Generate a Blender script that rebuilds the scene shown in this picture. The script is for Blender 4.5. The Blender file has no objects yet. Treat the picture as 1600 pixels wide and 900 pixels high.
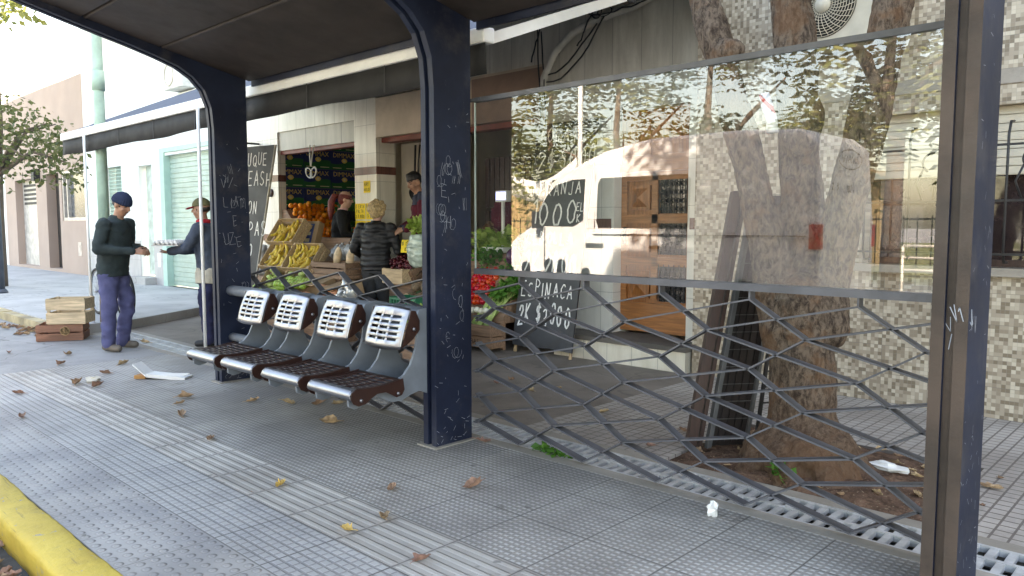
import bpy, bmesh, math, random
from mathutils import Vector as V, Matrix as MX, Euler, noise
rad = math.radians
SC = bpy.context.scene
COL = SC.collection
rng = random.Random(7)
PI = math.pi

# ------------------------------------------------------------------ mesh builder
def ortho(d):
    d = d.normalized()
    a = V((0, 0, 1)) if abs(d.z) < .9 else V((1, 0, 0))
    x = a.cross(d).normalized()
    return x, d.cross(x).normalized()

class MB:
    def __init__(s):
        s.v = []; s.f = []; s.m = []; s.sm = []
    def add(s, vs, fs, mi=0, smooth=False):
        o = len(s.v)
        s.v += [V(v) for v in vs]
        for f in fs:
            s.f.append([i + o for i in f]); s.m.append(mi); s.sm.append(smooth)
        return s
    def box(s, lo, hi, mi=0, mat=None):
        x0, y0, z0 = lo; x1, y1, z1 = hi
        vs = [(x0,y0,z0),(x1,y0,z0),(x1,y1,z0),(x0,y1,z0),(x0,y0,z1),(x1,y0,z1),(x1,y1,z1),(x0,y1,z1)]
        if mat: vs = [mat @ V(v) for v in vs]
        return s.add(vs, [(0,3,2,1),(4,5,6,7),(0,1,5,4),(1,2,6,5),(2,3,7,6),(3,0,4,7)], mi)
    def cbox(s, c, d, mi=0, mat=None):
        return s.box([c[i]-d[i]/2 for i in range(3)], [c[i]+d[i]/2 for i in range(3)], mi, mat)
    def bar(s, p0, p1, w, h, up=(0,0,1), mi=0):
        p0 = V(p0); p1 = V(p1); d = (p1-p0).normalized(); u = V(up)
        x = d.cross(u).normalized(); u = x.cross(d).normalized()
        vs = [p + x*a*w/2 + u*b*h/2 for p in (p0, p1) for a, b in ((-1,-1),(1,-1),(1,1),(-1,1))]
        return s.add(vs, [(0,1,2,3),(7,6,5,4),(0,4,5,1),(1,5,6,2),(2,6,7,3),(3,7,4,0)], mi)
    def tube(s, pts, r, n=8, mi=0, smooth=True, cap=True, ell=None):
        pts = [V(p) for p in pts]; k = len(pts)
        rr = r if isinstance(r, (list, tuple)) else [r]*k
        vs = []; x = None
        for i, p in enumerate(pts):
            d = (pts[min(i+1,k-1)] - pts[max(i-1,0)])
            if d.length < 1e-9: d = V((0,0,1))
            d.normalize()
            if x is None: x, y = ortho(d)
            else:
                x = (x - d*x.dot(d))
                x = x.normalized() if x.length > 1e-6 else ortho(d)[0]
                y = d.cross(x)
            for j in range(n):
                a = 2*PI*j/n
                vs.append(p + x*math.cos(a)*rr[i] + y*math.sin(a)*rr[i])
        fs = [(i*n+j, i*n+(j+1)%n, (i+1)*n+(j+1)%n, (i+1)*n+j) for i in range(k-1) for j in range(n)]
        if cap: fs += [tuple(reversed(range(n))), tuple((k-1)*n+j for j in range(n))]
        return s.add(vs, fs, mi, smooth)
    def caps(s, a, b, ra, rb, n=10, mi=0):          # tapered capsule
        a = V(a); b = V(b); d = b-a; L = d.length
        d = d.normalized() if L > 1e-6 else V((0,0,1))
        pts = []; rr = []
        for t in (0.02, .3, .6, .85):
            q = math.asin(t); pts.append(a - d*ra*math.cos(q)); rr.append(ra*t)
        pts.append(a); rr.append(ra); pts.append(b); rr.append(rb)
        for t in (.85, .6, .3, .02):
            q = math.asin(t); pts.append(b + d*rb*math.cos(q)); rr.append(rb*t)
        return s.tube(pts, rr, n, mi)
    def rings(s, rs, n=16, mi=0, xa=(1,0,0), ya=None, smooth=True):   # [(centre, rx, ry)], rings perpendicular to the chain
        vs = []; k = len(rs); cs = [V(r[0]) for r in rs]; xa = V(xa)
        for i, (c, rx, ry) in enumerate(rs):
            d = (cs[min(i+1,k-1)]-cs[max(i-1,0)]).normalized()
            x = (xa - d*xa.dot(d)).normalized(); y = d.cross(x)
            for j in range(n):
                a = 2*PI*j/n
                vs.append(V(c) + x*math.cos(a)*rx + y*math.sin(a)*ry)
        fs = [(i*n+j, i*n+(j+1)%n, (i+1)*n+(j+1)%n, (i+1)*n+j) for i in range(k-1) for j in range(n)]
        fs += [tuple(reversed(range(n))), tuple((k-1)*n+j for j in range(n))]
        return s.add(vs, fs, mi, smooth)
    def ball(s, c, r, sc=(1,1,1), nu=12, nv=8, mi=0, mat=None, jit=0):
        vs = [V((0,0,-1))]; 
        for i in range(1, nv):
            t = PI*i/nv - PI/2
            for j in range(nu):
                a = 2*PI*j/nu
                vs.append(V((math.cos(t)*math.cos(a), math.cos(t)*math.sin(a), math.sin(t))))
        vs.append(V((0,0,1)))
        out = []
        for v in vs:
            q = V((v.x*sc[0], v.y*sc[1], v.z*sc[2]))*r
            if jit: q *= 1 + jit*noise.noise(v*2.3 + V(c)*7)
            if mat: q = mat @ q
            out.append(q + V(c))
        fs = [(0, 1+(j+1)%nu, 1+j) for j in range(nu)]
        for i in range(nv-2):
            for j in range(nu):
                a = 1+i*nu+j; b = 1+i*nu+(j+1)%nu
                fs.append((a, b, b+nu, a+nu))
        L = len(vs)-1; o = 1+(nv-2)*nu
        fs += [(o+j, o+(j+1)%nu, L) for j in range(nu)]
        return s.add(out, fs, mi, True)
    def lathe(s, prof, c=(0,0,0), n=20, mi=0, mat=None, smooth=True):   # [(r, z)]
        vs = []
        for r, z in prof:
            for j in range(n):
                a = 2*PI*j/n; q = V((r*math.cos(a), r*math.sin(a), z))
                if mat: q = mat @ q
                vs.append(q + V(c))
        k = len(prof)
        fs = [(i*n+j, i*n+(j+1)%n, (i+1)*n+(j+1)%n, (i+1)*n+j) for i in range(k-1) for j in range(n)]
        fs += [tuple(reversed(range(n))), tuple((k-1)*n+j for j in range(n))]
        return s.add(vs, fs, mi, smooth)
    def prism(s, poly, fn, d0, d1, mi=0, smooth=False):   # poly [(a,b)], fn(a,b,d)->point
        n = len(poly)
        vs = [fn(a, b, d0) for a, b in poly] + [fn(a, b, d1) for a, b in poly]
        o = len(s.v); s.v += [V(v) for v in vs]
        area = sum(poly[i][0]*poly[(i+1)%n][1]-poly[(i+1)%n][0]*poly[i][1] for i in range(n))
        for f in ([tuple(range(n))], [tuple(range(2*n-1, n-1, -1))]):
            s.f.append([i+o for i in f[0]]); s.m.append(mi); s.sm.append(False)
        for i in range(n):
            j = (i+1) % n
            s.f.append([o+i, o+n+i, o+n+j, o+j]); s.m.append(mi); s.sm.append(smooth)
        return s
    def torus(s, c, R, r, mat=None, n=28, k=8, mi=0, a0=0, a1=2*PI):
        full = abs(a1-a0-2*PI) < 1e-6
        m = n if full else n+1
        vs = []
        for i in range(m):
            a = a0+(a1-a0)*i/n
            for j in range(k):
                b = 2*PI*j/k
                q = V(((R+r*math.cos(b))*math.cos(a), (R+r*math.cos(b))*math.sin(a), r*math.sin(b)))
                if mat: q = mat @ q
                vs.append(q+V(c))
        fs = [(i*k+j, ((i+1)%m)*k+j, ((i+1)%m)*k+(j+1)%k, i*k+(j+1)%k) for i in range(n) for j in range(k)]
        return s.add(vs, fs, mi, True)
    def ribbon(s, pts, w, nrm, mi=0, th=.002):      # flat painted stroke on a surface
        pts = [V(p) for p in pts]; nrm = V(nrm).normalized()
        for a, b in zip(pts, pts[1:]):
            d = b-a
            if d.length < 1e-6: continue
            d.normalize(); x = d.cross(nrm).normalized()*w/2; a2 = a-d*w*.3; b2 = b+d*w*.3
            s.add([a2-x+nrm*th, a2+x+nrm*th, b2+x+nrm*th, b2-x+nrm*th], [(0,1,2,3)], mi)
        return s
    def xf(s, mat):
        s.v = [mat @ v for v in s.v]; return s
    def join(s, o, mat=None, mi=None):
        k = len(s.v); s.v += [(mat @ v if mat else v.copy()) for v in o.v]
        s.f += [[i+k for i in f] for f in o.f]; s.m += [m if mi is None else mi for m in o.m]; s.sm += o.sm
        return s
    def mesh(s, name, mats):
        me = bpy.data.meshes.new(name)
        me.from_pydata([v[:] for v in s.v], [], s.f)
        for m in (mats if isinstance(mats, (list, tuple)) else [mats]): me.materials.append(m)
        me.polygons.foreach_set('material_index', s.m); me.polygons.foreach_set('use_smooth', s.sm)
        me.update(); return me
    def build(s, name, mats, parent=None, world=True, loc=None, fix=True):
        off = V((0,0,0))
        if parent is not None and world:
            p = parent
            while p: off += p.location; p = p.parent
        if loc is not None: off = V(loc)
        if off.length: s.v = [v-off for v in s.v]
        me = s.mesh(name, mats)
        if fix:
            bm = bmesh.new(); bm.from_mesh(me); bmesh.ops.recalc_face_normals(bm, faces=bm.faces); bm.to_mesh(me); bm.free()
        o = bpy.data.objects.new(name, me); COL.objects.link(o)
        if parent is not None: o.parent = parent
        if loc is not None: o.location = loc
        return o

def remesh(mb, voxel=.012, it=3, disp=None):
    me = mb.mesh('tmp', [])
    o = bpy.data.objects.new('tmp', me); COL.objects.link(o)
    r = o.modifiers.new('r', 'REMESH'); r.mode = 'VOXEL'; r.voxel_size = voxel
    if it:
        sm = o.modifiers.new('s', 'SMOOTH'); sm.factor = .5; sm.iterations = it
    dg = bpy.context.evaluated_depsgraph_get(); dg.update()
    ev = o.evaluated_get(dg); m2 = ev.to_mesh()
    out = MB()
    vs = [v.co.copy() for v in m2.vertices]
    if disp:
        ns = [v.normal.copy() for v in m2.vertices]
        vs = [v + n*disp(v, n) for v, n in zip(vs, ns)]
    out.add(vs, [list(p.vertices) for p in m2.polygons], 0, True)
    ev.to_mesh_clear()
    bpy.data.objects.remove(o); bpy.data.meshes.remove(me)
    return out

def thing(name, label, cat, loc=(0,0,0), rotz=0, group=None):
    o = bpy.data.objects.new(name, None); COL.objects.link(o)
    o.location = loc; o.rotation_euler = (0,0,rotz); o.empty_display_size = .1
    return tag(o, label, cat, group)
def tag(o, label, cat, group=None):
    o['label'] = label; o['category'] = cat
    if group: o['group'] = group
    return o
def struct(o):
    o['kind'] = 'structure'; return o
def stuff(o):
    o['kind'] = 'stuff'; return o
def dup(root, loc=None, rot=None, label=None, group=None, scale=None):
    r = root.copy(); COL.objects.link(r)
    if loc is not None: r.location = loc
    if rot is not None: r.rotation_euler = rot
    if scale is not None: r.scale = (scale,)*3 if isinstance(scale, (int, float)) else scale
    if label: r['label'] = label
    if group: r['group'] = group
    for ch in list(root.children):
        c = ch.copy(); COL.objects.link(c); c.parent = r
        for g in ch.children:
            d = g.copy(); COL.objects.link(d); d.parent = c
    return r

# ------------------------------------------------------------------ materials
class NT:
    def __init__(s, name):
        s.mat = bpy.data.materials.new(name); s.mat.use_nodes = True
        s.t = s.mat.node_tree; s.t.nodes.clear()
        s.out = s.t.nodes.new('ShaderNodeOutputMaterial'); s.b = s.t.nodes.new('ShaderNodeBsdfPrincipled')
        s.t.links.new(s.b.outputs[0], s.out.inputs[0])
        s.tc = s.t.nodes.new('ShaderNodeTexCoord')
        s._xyz = None
    def n(s, ty): return s.t.nodes.new(ty)
    def put(s, sock, v):
        if isinstance(v, bpy.types.NodeSocket): s.t.links.new(v, sock)
        elif isinstance(v, (tuple, list)) and sock.type == 'RGBA': sock.default_value = (v[0], v[1], v[2], 1)
        else: sock.default_value = v
    def m(s, op, a, b=0., c=0., clamp=False):
        n = s.n('ShaderNodeMath'); n.operation = op; n.use_clamp = clamp
        s.put(n.inputs[0], a); s.put(n.inputs[1], b); s.put(n.inputs[2], c); return n.outputs[0]
    def xyz(s):
        if not s._xyz:
            n = s.n('ShaderNodeSeparateXYZ'); s.t.links.new(s.tc.outputs['Object'], n.inputs[0]); s._xyz = n.outputs
        return s._xyz
    def comb(s, x, y, z):
        n = s.n('ShaderNodeCombineXYZ')
        for i, v in enumerate((x, y, z)): s.put(n.inputs[i], v)
        return n.outputs[0]
    def noise(s, scale, detail=4, vec=None, rough=.55, dist=0):
        n = s.n('ShaderNodeTexNoise'); n.inputs['Scale'].default_value = scale; n.inputs['Detail'].default_value = detail
        n.inputs['Roughness'].default_value = rough; n.inputs['Distortion'].default_value = dist
        s.t.links.new(vec if vec else s.tc.outputs['Object'], n.inputs['Vector']); return n.outputs[0]
    def ss(s, v, a, b):
        n = s.n('ShaderNodeMapRange'); n.interpolation_type = 'SMOOTHSTEP'
        s.put(n.inputs[0], v); n.inputs[1].default_value = a; n.inputs[2].default_value = b; return n.outputs[0]
    def mix(s, f, a, b, mode='MIX'):
        n = s.n('ShaderNodeMix'); n.data_type = 'RGBA'; n.blend_type = mode
        s.put(n.inputs[0], f); s.put(n.inputs[6], a); s.put(n.inputs[7], b); return n.outputs[2]
    def ramp(s, f, stops, const=False):
        n = s.n('ShaderNodeValToRGB'); e = n.color_ramp.elements
        if const: n.color_ramp.interpolation = 'CONSTANT'
        while len(e) < len(stops): e.new(.5)
        for i, (p, c) in enumerate(stops): e[i].position = p; e[i].color = (c[0], c[1], c[2], 1)
        s.put(n.inputs[0], f); return n.outputs[0]
    def bump(s, h, strength=.5, dist=.01):
        n = s.n('ShaderNodeBump'); n.inputs['Strength'].default_value = strength; n.inputs['Distance'].default_value = dist
        s.put(n.inputs['Height'], h); s.t.links.new(n.outputs[0], s.b.inputs['Normal']); return n
    def fin(s, col, rough=.6, metal=0., spec=.5):
        s.put(s.b.inputs['Base Color'], col); s.put(s.b.inputs['Roughness'], rough); s.put(s.b.inputs['Metallic'], metal)
        s.b.inputs['Specular IOR Level'].default_value = spec
        return s.mat
def mul(c, k): return tuple(min(1, x*k) for x in c)

MATS = {}
def mat(name, col, rough=.6, metal=0., var=.2, scale=6., bump=0., bscale=60., spec=.5, dirt=0., rnd=0., sub=0.):
    if name in MATS: return MATS[name]
    t = NT(name)
    f = t.noise(scale, 5)
    c = t.mix(t.ss(f, .3, .7), mul(col, 1-var), mul(col, 1+var))
    if dirt:
        g = t.ss(t.noise(scale*.35, 8, rough=.7), .48, .72)
        c = t.mix(t.m('MULTIPLY', g, dirt), c, (.09, .075, .06))
    if rnd:
        oi = t.n('ShaderNodeObjectInfo'); hs = t.n('ShaderNodeHueSaturation')
        t.t.links.new(t.m('MULTIPLY_ADD', oi.outputs['Random'], rnd*.1, .5-rnd*.05), hs.inputs['Hue'])
        t.t.links.new(t.m('MULTIPLY_ADD', oi.outputs['Random'], rnd, 1-rnd*.5), hs.inputs['Value'])
        t.t.links.new(c, hs.inputs['Color']); c = hs.outputs[0]
    r = t.m('MULTIPLY_ADD', t.noise(scale*2.3, 4), .3, rough-.15, clamp=True)
    if bump: t.bump(t.noise(bscale, 6), bump, .01)
    if sub: t.b.inputs['Subsurface Weight'].default_value = sub; t.b.inputs['Subsurface Radius'].default_value = (.02,.008,.004)
    MATS[name] = t.fin(c, r, metal, spec)
    return MATS[name]

def wood(name, col, axis=0, rough=.65, stretch=14, var=.35):
    if name in MATS: return MATS[name]
    t = NT(name); x = list(t.xyz()); k = [stretch*3]*3; k[axis] = 3
    v = t.comb(*[t.m('MULTIPLY', x[i], k[i]/3.) for i in range(3)])
    g = t.noise(3.2, 6, v, .65, .4); g2 = t.noise(.9, 3)
    c = t.mix(t.ss(g, .32, .7), mul(col, 1-var), mul(col, 1+var*.6))
    c = t.mix(t.m('MULTIPLY', t.ss(g2, .5, .75), .4), c, mul(col, .45))
    t.bump(g, .25, .004); MATS[name] = t.fin(c, rough); return MATS[name]

def fract_c(t, v, p, ph=0):       # distance from cell centre in units of the cell, -.5..+.5
    return t.m('SUBTRACT', t.m('FRACT', t.m('DIVIDE', t.m('SUBTRACT', v, ph), p)), .5)

def grout(t, vx, px, ph, w):      # 1 on a joint line every px
    return t.m('GREATER_THAN', t.m('ABSOLUTE', fract_c(t, vx, px, ph)), .5 - w/px/2)

def gum(t, c, sc=5.):            # trodden gum, drips and grime spots
    v = t.n('ShaderNodeTexVoronoi'); v.inputs['Scale'].default_value = sc; t.t.links.new(t.tc.outputs['Object'], v.inputs['Vector'])
    k = t.m('MULTIPLY', t.m('SUBTRACT', 1, t.ss(v.outputs['Distance'], .06, .11)), t.m('GREATER_THAN', t.noise(2.2, 2), .53))
    c = t.mix(t.m('MULTIPLY', k, .6), c, (.06, .055, .05))
    d = t.ss(t.noise(.55, 5, rough=.6), .42, .66)
    return t.mix(t.m('MULTIPLY', d, .35), c, (.16, .14, .115))
def mat_studs():
    t = NT('studded_concrete_tile'); x, y, z = t.xyz()
    a = t.m('ABSOLUTE', fract_c(t, x, .0333, -2.43)); b = t.m('ABSOLUTE', fract_c(t, y, .0333, 2.21))
    h = t.m('MULTIPLY', t.m('SUBTRACT', 1, t.ss(a, .22, .4)), t.m('SUBTRACT', 1, t.ss(b, .14, .32)))
    j = t.m('MAXIMUM', grout(t, x, .4, -2.43, .006), grout(t, y, .4, 2.21, .006))
    big = t.noise(1.3, 6); fine = t.noise(90, 3)
    base = t.mix(t.ss(big, .35, .68), (.225, .207, .187), (.37, .345, .312))
    tx = t.m('FLOOR', t.m('DIVIDE', t.m('SUBTRACT', x, -2.43), .4)); ty = t.m('FLOOR', t.m('DIVIDE', t.m('SUBTRACT', y, 2.21), .4))
    wn = t.n('ShaderNodeTexWhiteNoise'); t.put(wn.inputs['Vector'], t.comb(tx, ty, 3.))
    base = t.mix(t.m('MULTIPLY', wn.outputs[0], .3), base, (.15, .145, .15))
    c = t.mix(t.m('MULTIPLY', h, t.m('ADD', .35, t.m('MULTIPLY', t.ss(big, .4, .6), .5))), base, (.52, .51, .49))
    st = t.ss(t.noise(2.6, 9, rough=.75), .57, .7)
    c = t.mix(t.m('MULTIPLY', st, .65), c, (.1, .085, .07))
    c = t.mix(t.m('MULTIPLY', j, .75), c, (.07, .065, .06))
    c = t.mix(t.m('MULTIPLY', fine, .12), c, (.1, .1, .1))
    c = gum(t, c)
    t.bump(t.m('SUBTRACT', t.m('ADD', h, t.m('MULTIPLY', fine, .1)), j), .7, .006)
    return t.fin(c, .62)
def mat_gridtile():
    t = NT('grooved_square_tile'); x, y, z = t.xyz()
    a = t.m('ABSOLUTE', fract_c(t, x, .05, -2.43)); b = t.m('ABSOLUTE', fract_c(t, y, .045, 1.48))
    h = t.m('MULTIPLY', t.m('SUBTRACT', 1, t.ss(a, .34, .46)), t.m('SUBTRACT', 1, t.ss(b, .28, .42)))
    j = t.m('MAXIMUM', grout(t, x, .4, -2.43, .008), grout(t, y, .36, 1.48, .006))
    big = t.noise(1.7, 6); fine = t.noise(90, 3)
    lo = t.mix(t.ss(big, .35, .65), (.215, .21, .212), (.31, .302, .297))
    hi = t.mix(t.ss(big, .35, .65), (.34, .335, .335), (.46, .45, .435))
    c = t.mix(h, lo, hi)
    st = t.ss(t.noise(2.2, 9, rough=.75), .6, .74)
    c = t.mix(t.m('MULTIPLY', st, .5), c, (.1, .09, .08)); c = t.mix(t.m('MULTIPLY', j, .75), c, (.06, .055, .05))
    c = gum(t, c)
    t.bump(t.m('SUBTRACT', t.m('ADD', h, t.m('MULTIPLY', fine, .1)), j), .7, .005)
    return t.fin(c, .6)
def mat_domes():
    t = NT('warning_dome_tile'); x, y, z = t.xyz()
    a = fract_c(t, x, .066, -2.43); b = fract_c(t, y, .06, 1.06)
    r = t.m('SQRT', t.m('ADD', t.m('MULTIPLY', a, a), t.m('MULTIPLY', b, b)))
    h = t.m('SUBTRACT', 1, t.ss(r, .16, .34))
    ring = t.m('MULTIPLY', t.ss(r, .2, .3), t.m('SUBTRACT', 1, t.ss(r, .3, .4)))
    j = t.m('MAXIMUM', grout(t, x, .396, -2.43, .007), grout(t, y, .42, 1.06, .006))
    big = t.noise(1.5, 6); fine = t.noise(90, 3)
    c = t.mix(t.ss(big, .35, .66), (.27, .265, .27), (.4, .385, .37))
    c = t.mix(t.m('MULTIPLY', ring, .45), c, (.14, .13, .13))
    c = t.mix(t.m('MULTIPLY', t.ss(t.noise(2.4, 9, rough=.75), .58, .74), .45), c, (.12, .11, .1))
    c = t.mix(t.m('MULTIPLY', j, .6), c, (.08, .075, .07))
    c = gum(t, c)
    t.bump(t.m('SUBTRACT', t.m('ADD', h, t.m('MULTIPLY', fine, .12)), j), .8, .006)
    return t.fin(c, .65)
def mat_guide():
    t = NT('ribbed_guide_tile'); x, y, z = t.xyz()
    b = t.m('ABSOLUTE', fract_c(t, y, .0617, 1.84))
    ex = t.m('SUBTRACT', 1, t.ss(t.m('ABSOLUTE', fract_c(t, x, .4, -2.43)), .45, .485))
    h = t.m('MULTIPLY', t.m('SUBTRACT', 1, t.ss(b, .14, .3)), ex)
    j = t.m('MAXIMUM', grout(t, x, .4, -2.43, .007), grout(t, y, .37, 1.84, .007))
    big = t.noise(1.9, 6); fine = t.noise(90, 3)
    c = t.mix(t.ss(big, .35, .66), (.3, .275, .25), (.42, .395, .36))
    c = t.mix(t.m('MULTIPLY', h, .35), c, (.55, .52, .48))
    c = t.mix(t.m('MULTIPLY', t.ss(t.noise(2.8, 9, rough=.75), .56, .72), .5), c, (.13, .11, .09))
    c = t.mix(t.m('MULTIPLY', j, .75), c, (.06, .05, .05))
    c = gum(t, c)
    t.bump(t.m('SUBTRACT', t.m('ADD', h, t.m('MULTIPLY', fine, .1)), j), .9, .008)
    return t.fin(c, .6)
def mat_sidetile():
    t = NT('small_square_pavers'); x, y, z = t.xyz()
    j = t.m('MAXIMUM', grout(t, x, .075, 0, .011), grout(t, y, .075, 0, .011))
    big = t.noise(1.4, 7); fine = t.noise(70, 3)
    c = t.mix(t.ss(big, .35, .66), (.3, .265, .235), (.44, .4, .36))
    c = t.mix(t.m('MULTIPLY', t.ss(t.noise(2.1, 9, rough=.75), .52, .72), .5), c, (.14, .115, .095))
    c = t.mix(t.m('MULTIPLY', j, .8), c, (.1, .08, .07))
    t.bump(t.m('SUBTRACT', t.m('MULTIPLY', fine, .25), j), .7, .005)
    return t.fin(c, .55)
def mat_concrete(name, c0, c1, stain=.5, crack=0., rough=.75, sc=1.):
    t = NT(name)
    c = t.mix(t.ss(t.noise(1.2*sc, 8, rough=.65), .33, .68), c0, c1)
    c = t.mix(t.m('MULTIPLY', t.ss(t.noise(2.3*sc, 9, rough=.78), .52, .7), stain), c, mul(c0, .4))
    c = t.mix(t.m('MULTIPLY', t.noise(120, 2), .2), c, mul(c0, .5))
    if crack:
        v = t.n('ShaderNodeTexVoronoi'); v.feature = 'DISTANCE_TO_EDGE'; v.inputs['Scale'].default_value = .55
        nz = t.n('ShaderNodeVectorMath'); nz.operation = 'ADD'
        t.t.links.new(t.tc.outputs['Object'], nz.inputs[0])
        nn = t.n('ShaderNodeTexNoise'); nn.inputs['Scale'].default_value = 2.; t.t.links.new(t.tc.outputs['Object'], nn.inputs['Vector'])
        t.t.links.new(nn.outputs['Color'], nz.inputs[1]); t.t.links.new(nz.outputs[0], v.inputs['Vector'])
        k = t.m('MULTIPLY', t.m('LESS_THAN', v.outputs['Distance'], .007), crack)
        c = t.mix(k, c, (.04, .035, .03))
    t.bump(t.m('ADD', t.noise(40, 6), t.m('MULTIPLY', t.noise(4, 4), .7)), .35, .01)
    return t.fin(c, rough)
def mat_mosaic():
    t = NT('mosaic_wall_tile'); x, y, z = t.xyz()
    p = .028
    fx = t.m('FLOOR', t.m('DIVIDE', x, p)); fz = t.m('FLOOR', t.m('DIVIDE', z, p))
    wn = t.n('ShaderNodeTexWhiteNoise'); t.put(wn.inputs['Vector'], t.comb(fx, 1.5, fz))
    c = t.ramp(wn.outputs[0], [(0, (.195, .15, .105)), (.17, (.275, .218, .16)), (.38, (.36, .295, .225)), (.62, (.44, .372, .29)), (.84, (.53, .46, .365))], True)
    j = t.m('MAXIMUM', grout(t, x, p, 0, .004), grout(t, z, p, 0, .004))
    c = t.mix(t.m('MULTIPLY', j, .35), c, (.3, .27, .23))
    J = t.m('MAXIMUM', grout(t, x, p*12, 0, .004), grout(t, z, p*8, 0, .004))
    c = t.mix(t.m('MULTIPLY', J, .6), c, (.16, .14, .12))
    c = t.mix(t.m('MULTIPLY', t.ss(t.noise(.9, 8, rough=.7), .5, .75), .3), c, (.25, .2, .15))
    t.bump(t.m('SUBTRACT', wn.outputs[0], t.m('MULTIPLY', j, .6)), .2, .003)
    return t.fin(c, .35)
def mat_slab(name, c0, c1, px, pz, vert=True, w=.006, rough=.4, stain=.4, x0=0., z0=0., usey=False):   # wall slabs / ceramic tiles with joints
    t = NT(name); x, y, z = t.xyz()
    if usey: x = t.m('ADD', x, y)
    j = t.m('MAXIMUM', grout(t, x, px, x0, w), grout(t, z, pz, z0, w))
    wn = t.n('ShaderNodeTexWhiteNoise')
    t.put(wn.inputs['Vector'], t.comb(t.m('FLOOR', t.m('DIVIDE', t.m('SUBTRACT', x, x0), px)), .5, t.m('FLOOR', t.m('DIVIDE', t.m('SUBTRACT', z, z0), pz))))
    v = t.comb(t.m('MULTIPLY', x, 5.), y, t.m('MULTIPLY', z, .9))
    st = t.noise(1.2, 8, v, .68)
    c = t.mix(t.ss(st, .35, .68), c1, c0)
    c = t.mix(t.m('MULTIPLY', wn.outputs[0], .22), c, mul(c0, .7))
    c = t.mix(t.m('MULTIPLY', t.ss(t.noise(1.6, 9, rough=.75), .54, .74), stain), c, mul(c0, .42))
    c = t.mix(t.m('MULTIPLY', j, .7), c, mul(c0, .3))
    t.bump(t.m('SUBTRACT', t.m('MULTIPLY', st, .2), j), .4, .004)
    return t.fin(c, rough)
def mat_steelblue():            # painted post: navy with scuffs and dust low down
    t = NT('navy_painted_steel'); x, y, z = t.xyz()
    c = t.mix(t.ss(t.noise(2.5, 6), .35, .7), (.007, .011, .027), (.015, .023, .05))
    v = t.comb(t.m('MULTIPLY', x, 6.), t.m('MULTIPLY', y, 6.), t.m('MULTIPLY', z, 1.2))
    s = t.ss(t.noise(7, 9, v, .8), .62, .72)
    c = t.mix(t.m('MULTIPLY', s, .4), c, (.3, .31, .34))
    c = t.mix(t.m('MULTIPLY', t.ss(t.noise(3.4, 7, rough=.7), .5, .7), .3), c, (.1, .09, .085))
    t.bump(t.noise(25, 5), .08, .005)
    return t.fin(c, t.m('MULTIPLY_ADD', t.noise(5, 5), .25, .42), spec=.3)
def mat_bark():
    t = NT('flaking_grey_bark'); x, y, z = t.xyz()
    v = t.comb(x, y, t.m('MULTIPLY', z, .5))
    a = t.noise(34, 10, v, .75, .5); b = t.noise(4.5, 6, None, .6)
    c = t.mix(t.ss(a, .36, .62), (.042, .028, .021), (.215, .158, .115))
    c = t.mix(t.m('MULTIPLY', t.ss(b, .5, .62), .55), c, (.2, .105, .055))
    c = t.mix(t.m('MULTIPLY', t.ss(t.noise(6, 7, None, .7), .6, .7), .5), c, (.34, .3, .25))
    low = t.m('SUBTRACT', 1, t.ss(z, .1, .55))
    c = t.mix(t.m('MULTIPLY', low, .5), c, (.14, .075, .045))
    t.bump(t.m('ADD', a, t.m('MULTIPLY', t.noise(60, 5, v), .4)), .9, .03)
    return t.fin(c, .85, spec=.2)
def mat_soil():
    t = NT('dry_soil')
    c = t.mix(t.ss(t.noise(9, 8, rough=.7), .35, .65), (.075, .045, .032), (.19, .115, .08))
    c = t.mix(t.ss(t.noise(60, 4), .6, .7), c, (.3, .22, .15))
    t.bump(t.noise(30, 8), 1., .03); return t.fin(c, .95, spec=.1)
def mat_leaf(name, c0, c1, c2, trans=.35):
    t = NT(name)
    g = t.n('ShaderNodeNewGeometry')
    c = t.ramp(g.outputs['Random Per Island'], [(0, c0), (.5, c1), (1, c2)])
    t.fin(c, .5, spec=.3)
    tr = t.n('ShaderNodeBsdfTranslucent'); t.put(tr.inputs[0], t.mix(.5, c, mul(c1, 1.5)))
    mx = t.n('ShaderNodeMixShader'); mx.inputs[0].default_value = trans
    t.t.links.new(t.b.outputs[0], mx.inputs[1]); t.t.links.new(tr.outputs[0], mx.inputs[2]); t.t.links.new(mx.outputs[0], t.out.inputs[0])
    return t.mat
def mat_glass(name, tint=(.93, .95, .94), ior=1.6, haze=0.):
    t = NT(name); n = t.n
    tr = n('ShaderNodeBsdfTransparent'); tr.inputs[0].default_value = (*tint, 1)
    gl = n('ShaderNodeBsdfGlossy'); gl.inputs['Roughness'].default_value = .0; gl.inputs['Color'].default_value = (1,1,1,1)
    fr = n('ShaderNodeFresnel'); fr.inputs[0].default_value = ior
    ge = n('ShaderNodeNewGeometry')
    f = t.m('MULTIPLY', fr.outputs[0], t.m('SUBTRACT', 1, ge.outputs['Backfacing']))
    mx = n('ShaderNodeMixShader'); t.put(mx.inputs[0], f)
    t.t.links.new(tr.outputs[0], mx.inputs[1]); t.t.links.new(gl.outputs[0], mx.inputs[2])
    o = mx
    if haze:
        df = n('ShaderNodeBsdfDiffuse'); df.inputs[0].default_value = (.6, .57, .5, 1)
        x, y, z = t.xyz()
        k = t.m('MULTIPLY', t.m('ADD', t.m('MULTIPLY', t.ss(t.noise(1.6, 7, rough=.7), .4, .75), .6), t.m('SUBTRACT', 1, t.ss(z, .0, .12))), haze)
        m2 = n('ShaderNodeMixShader'); t.put(m2.inputs[0], k)
        t.t.links.new(mx.outputs[0], m2.inputs[1]); t.t.links.new(df.outputs[0], m2.inputs[2]); o = m2
    t.t.links.new(o.outputs[0], t.out.inputs[0]); return t.mat
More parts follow.
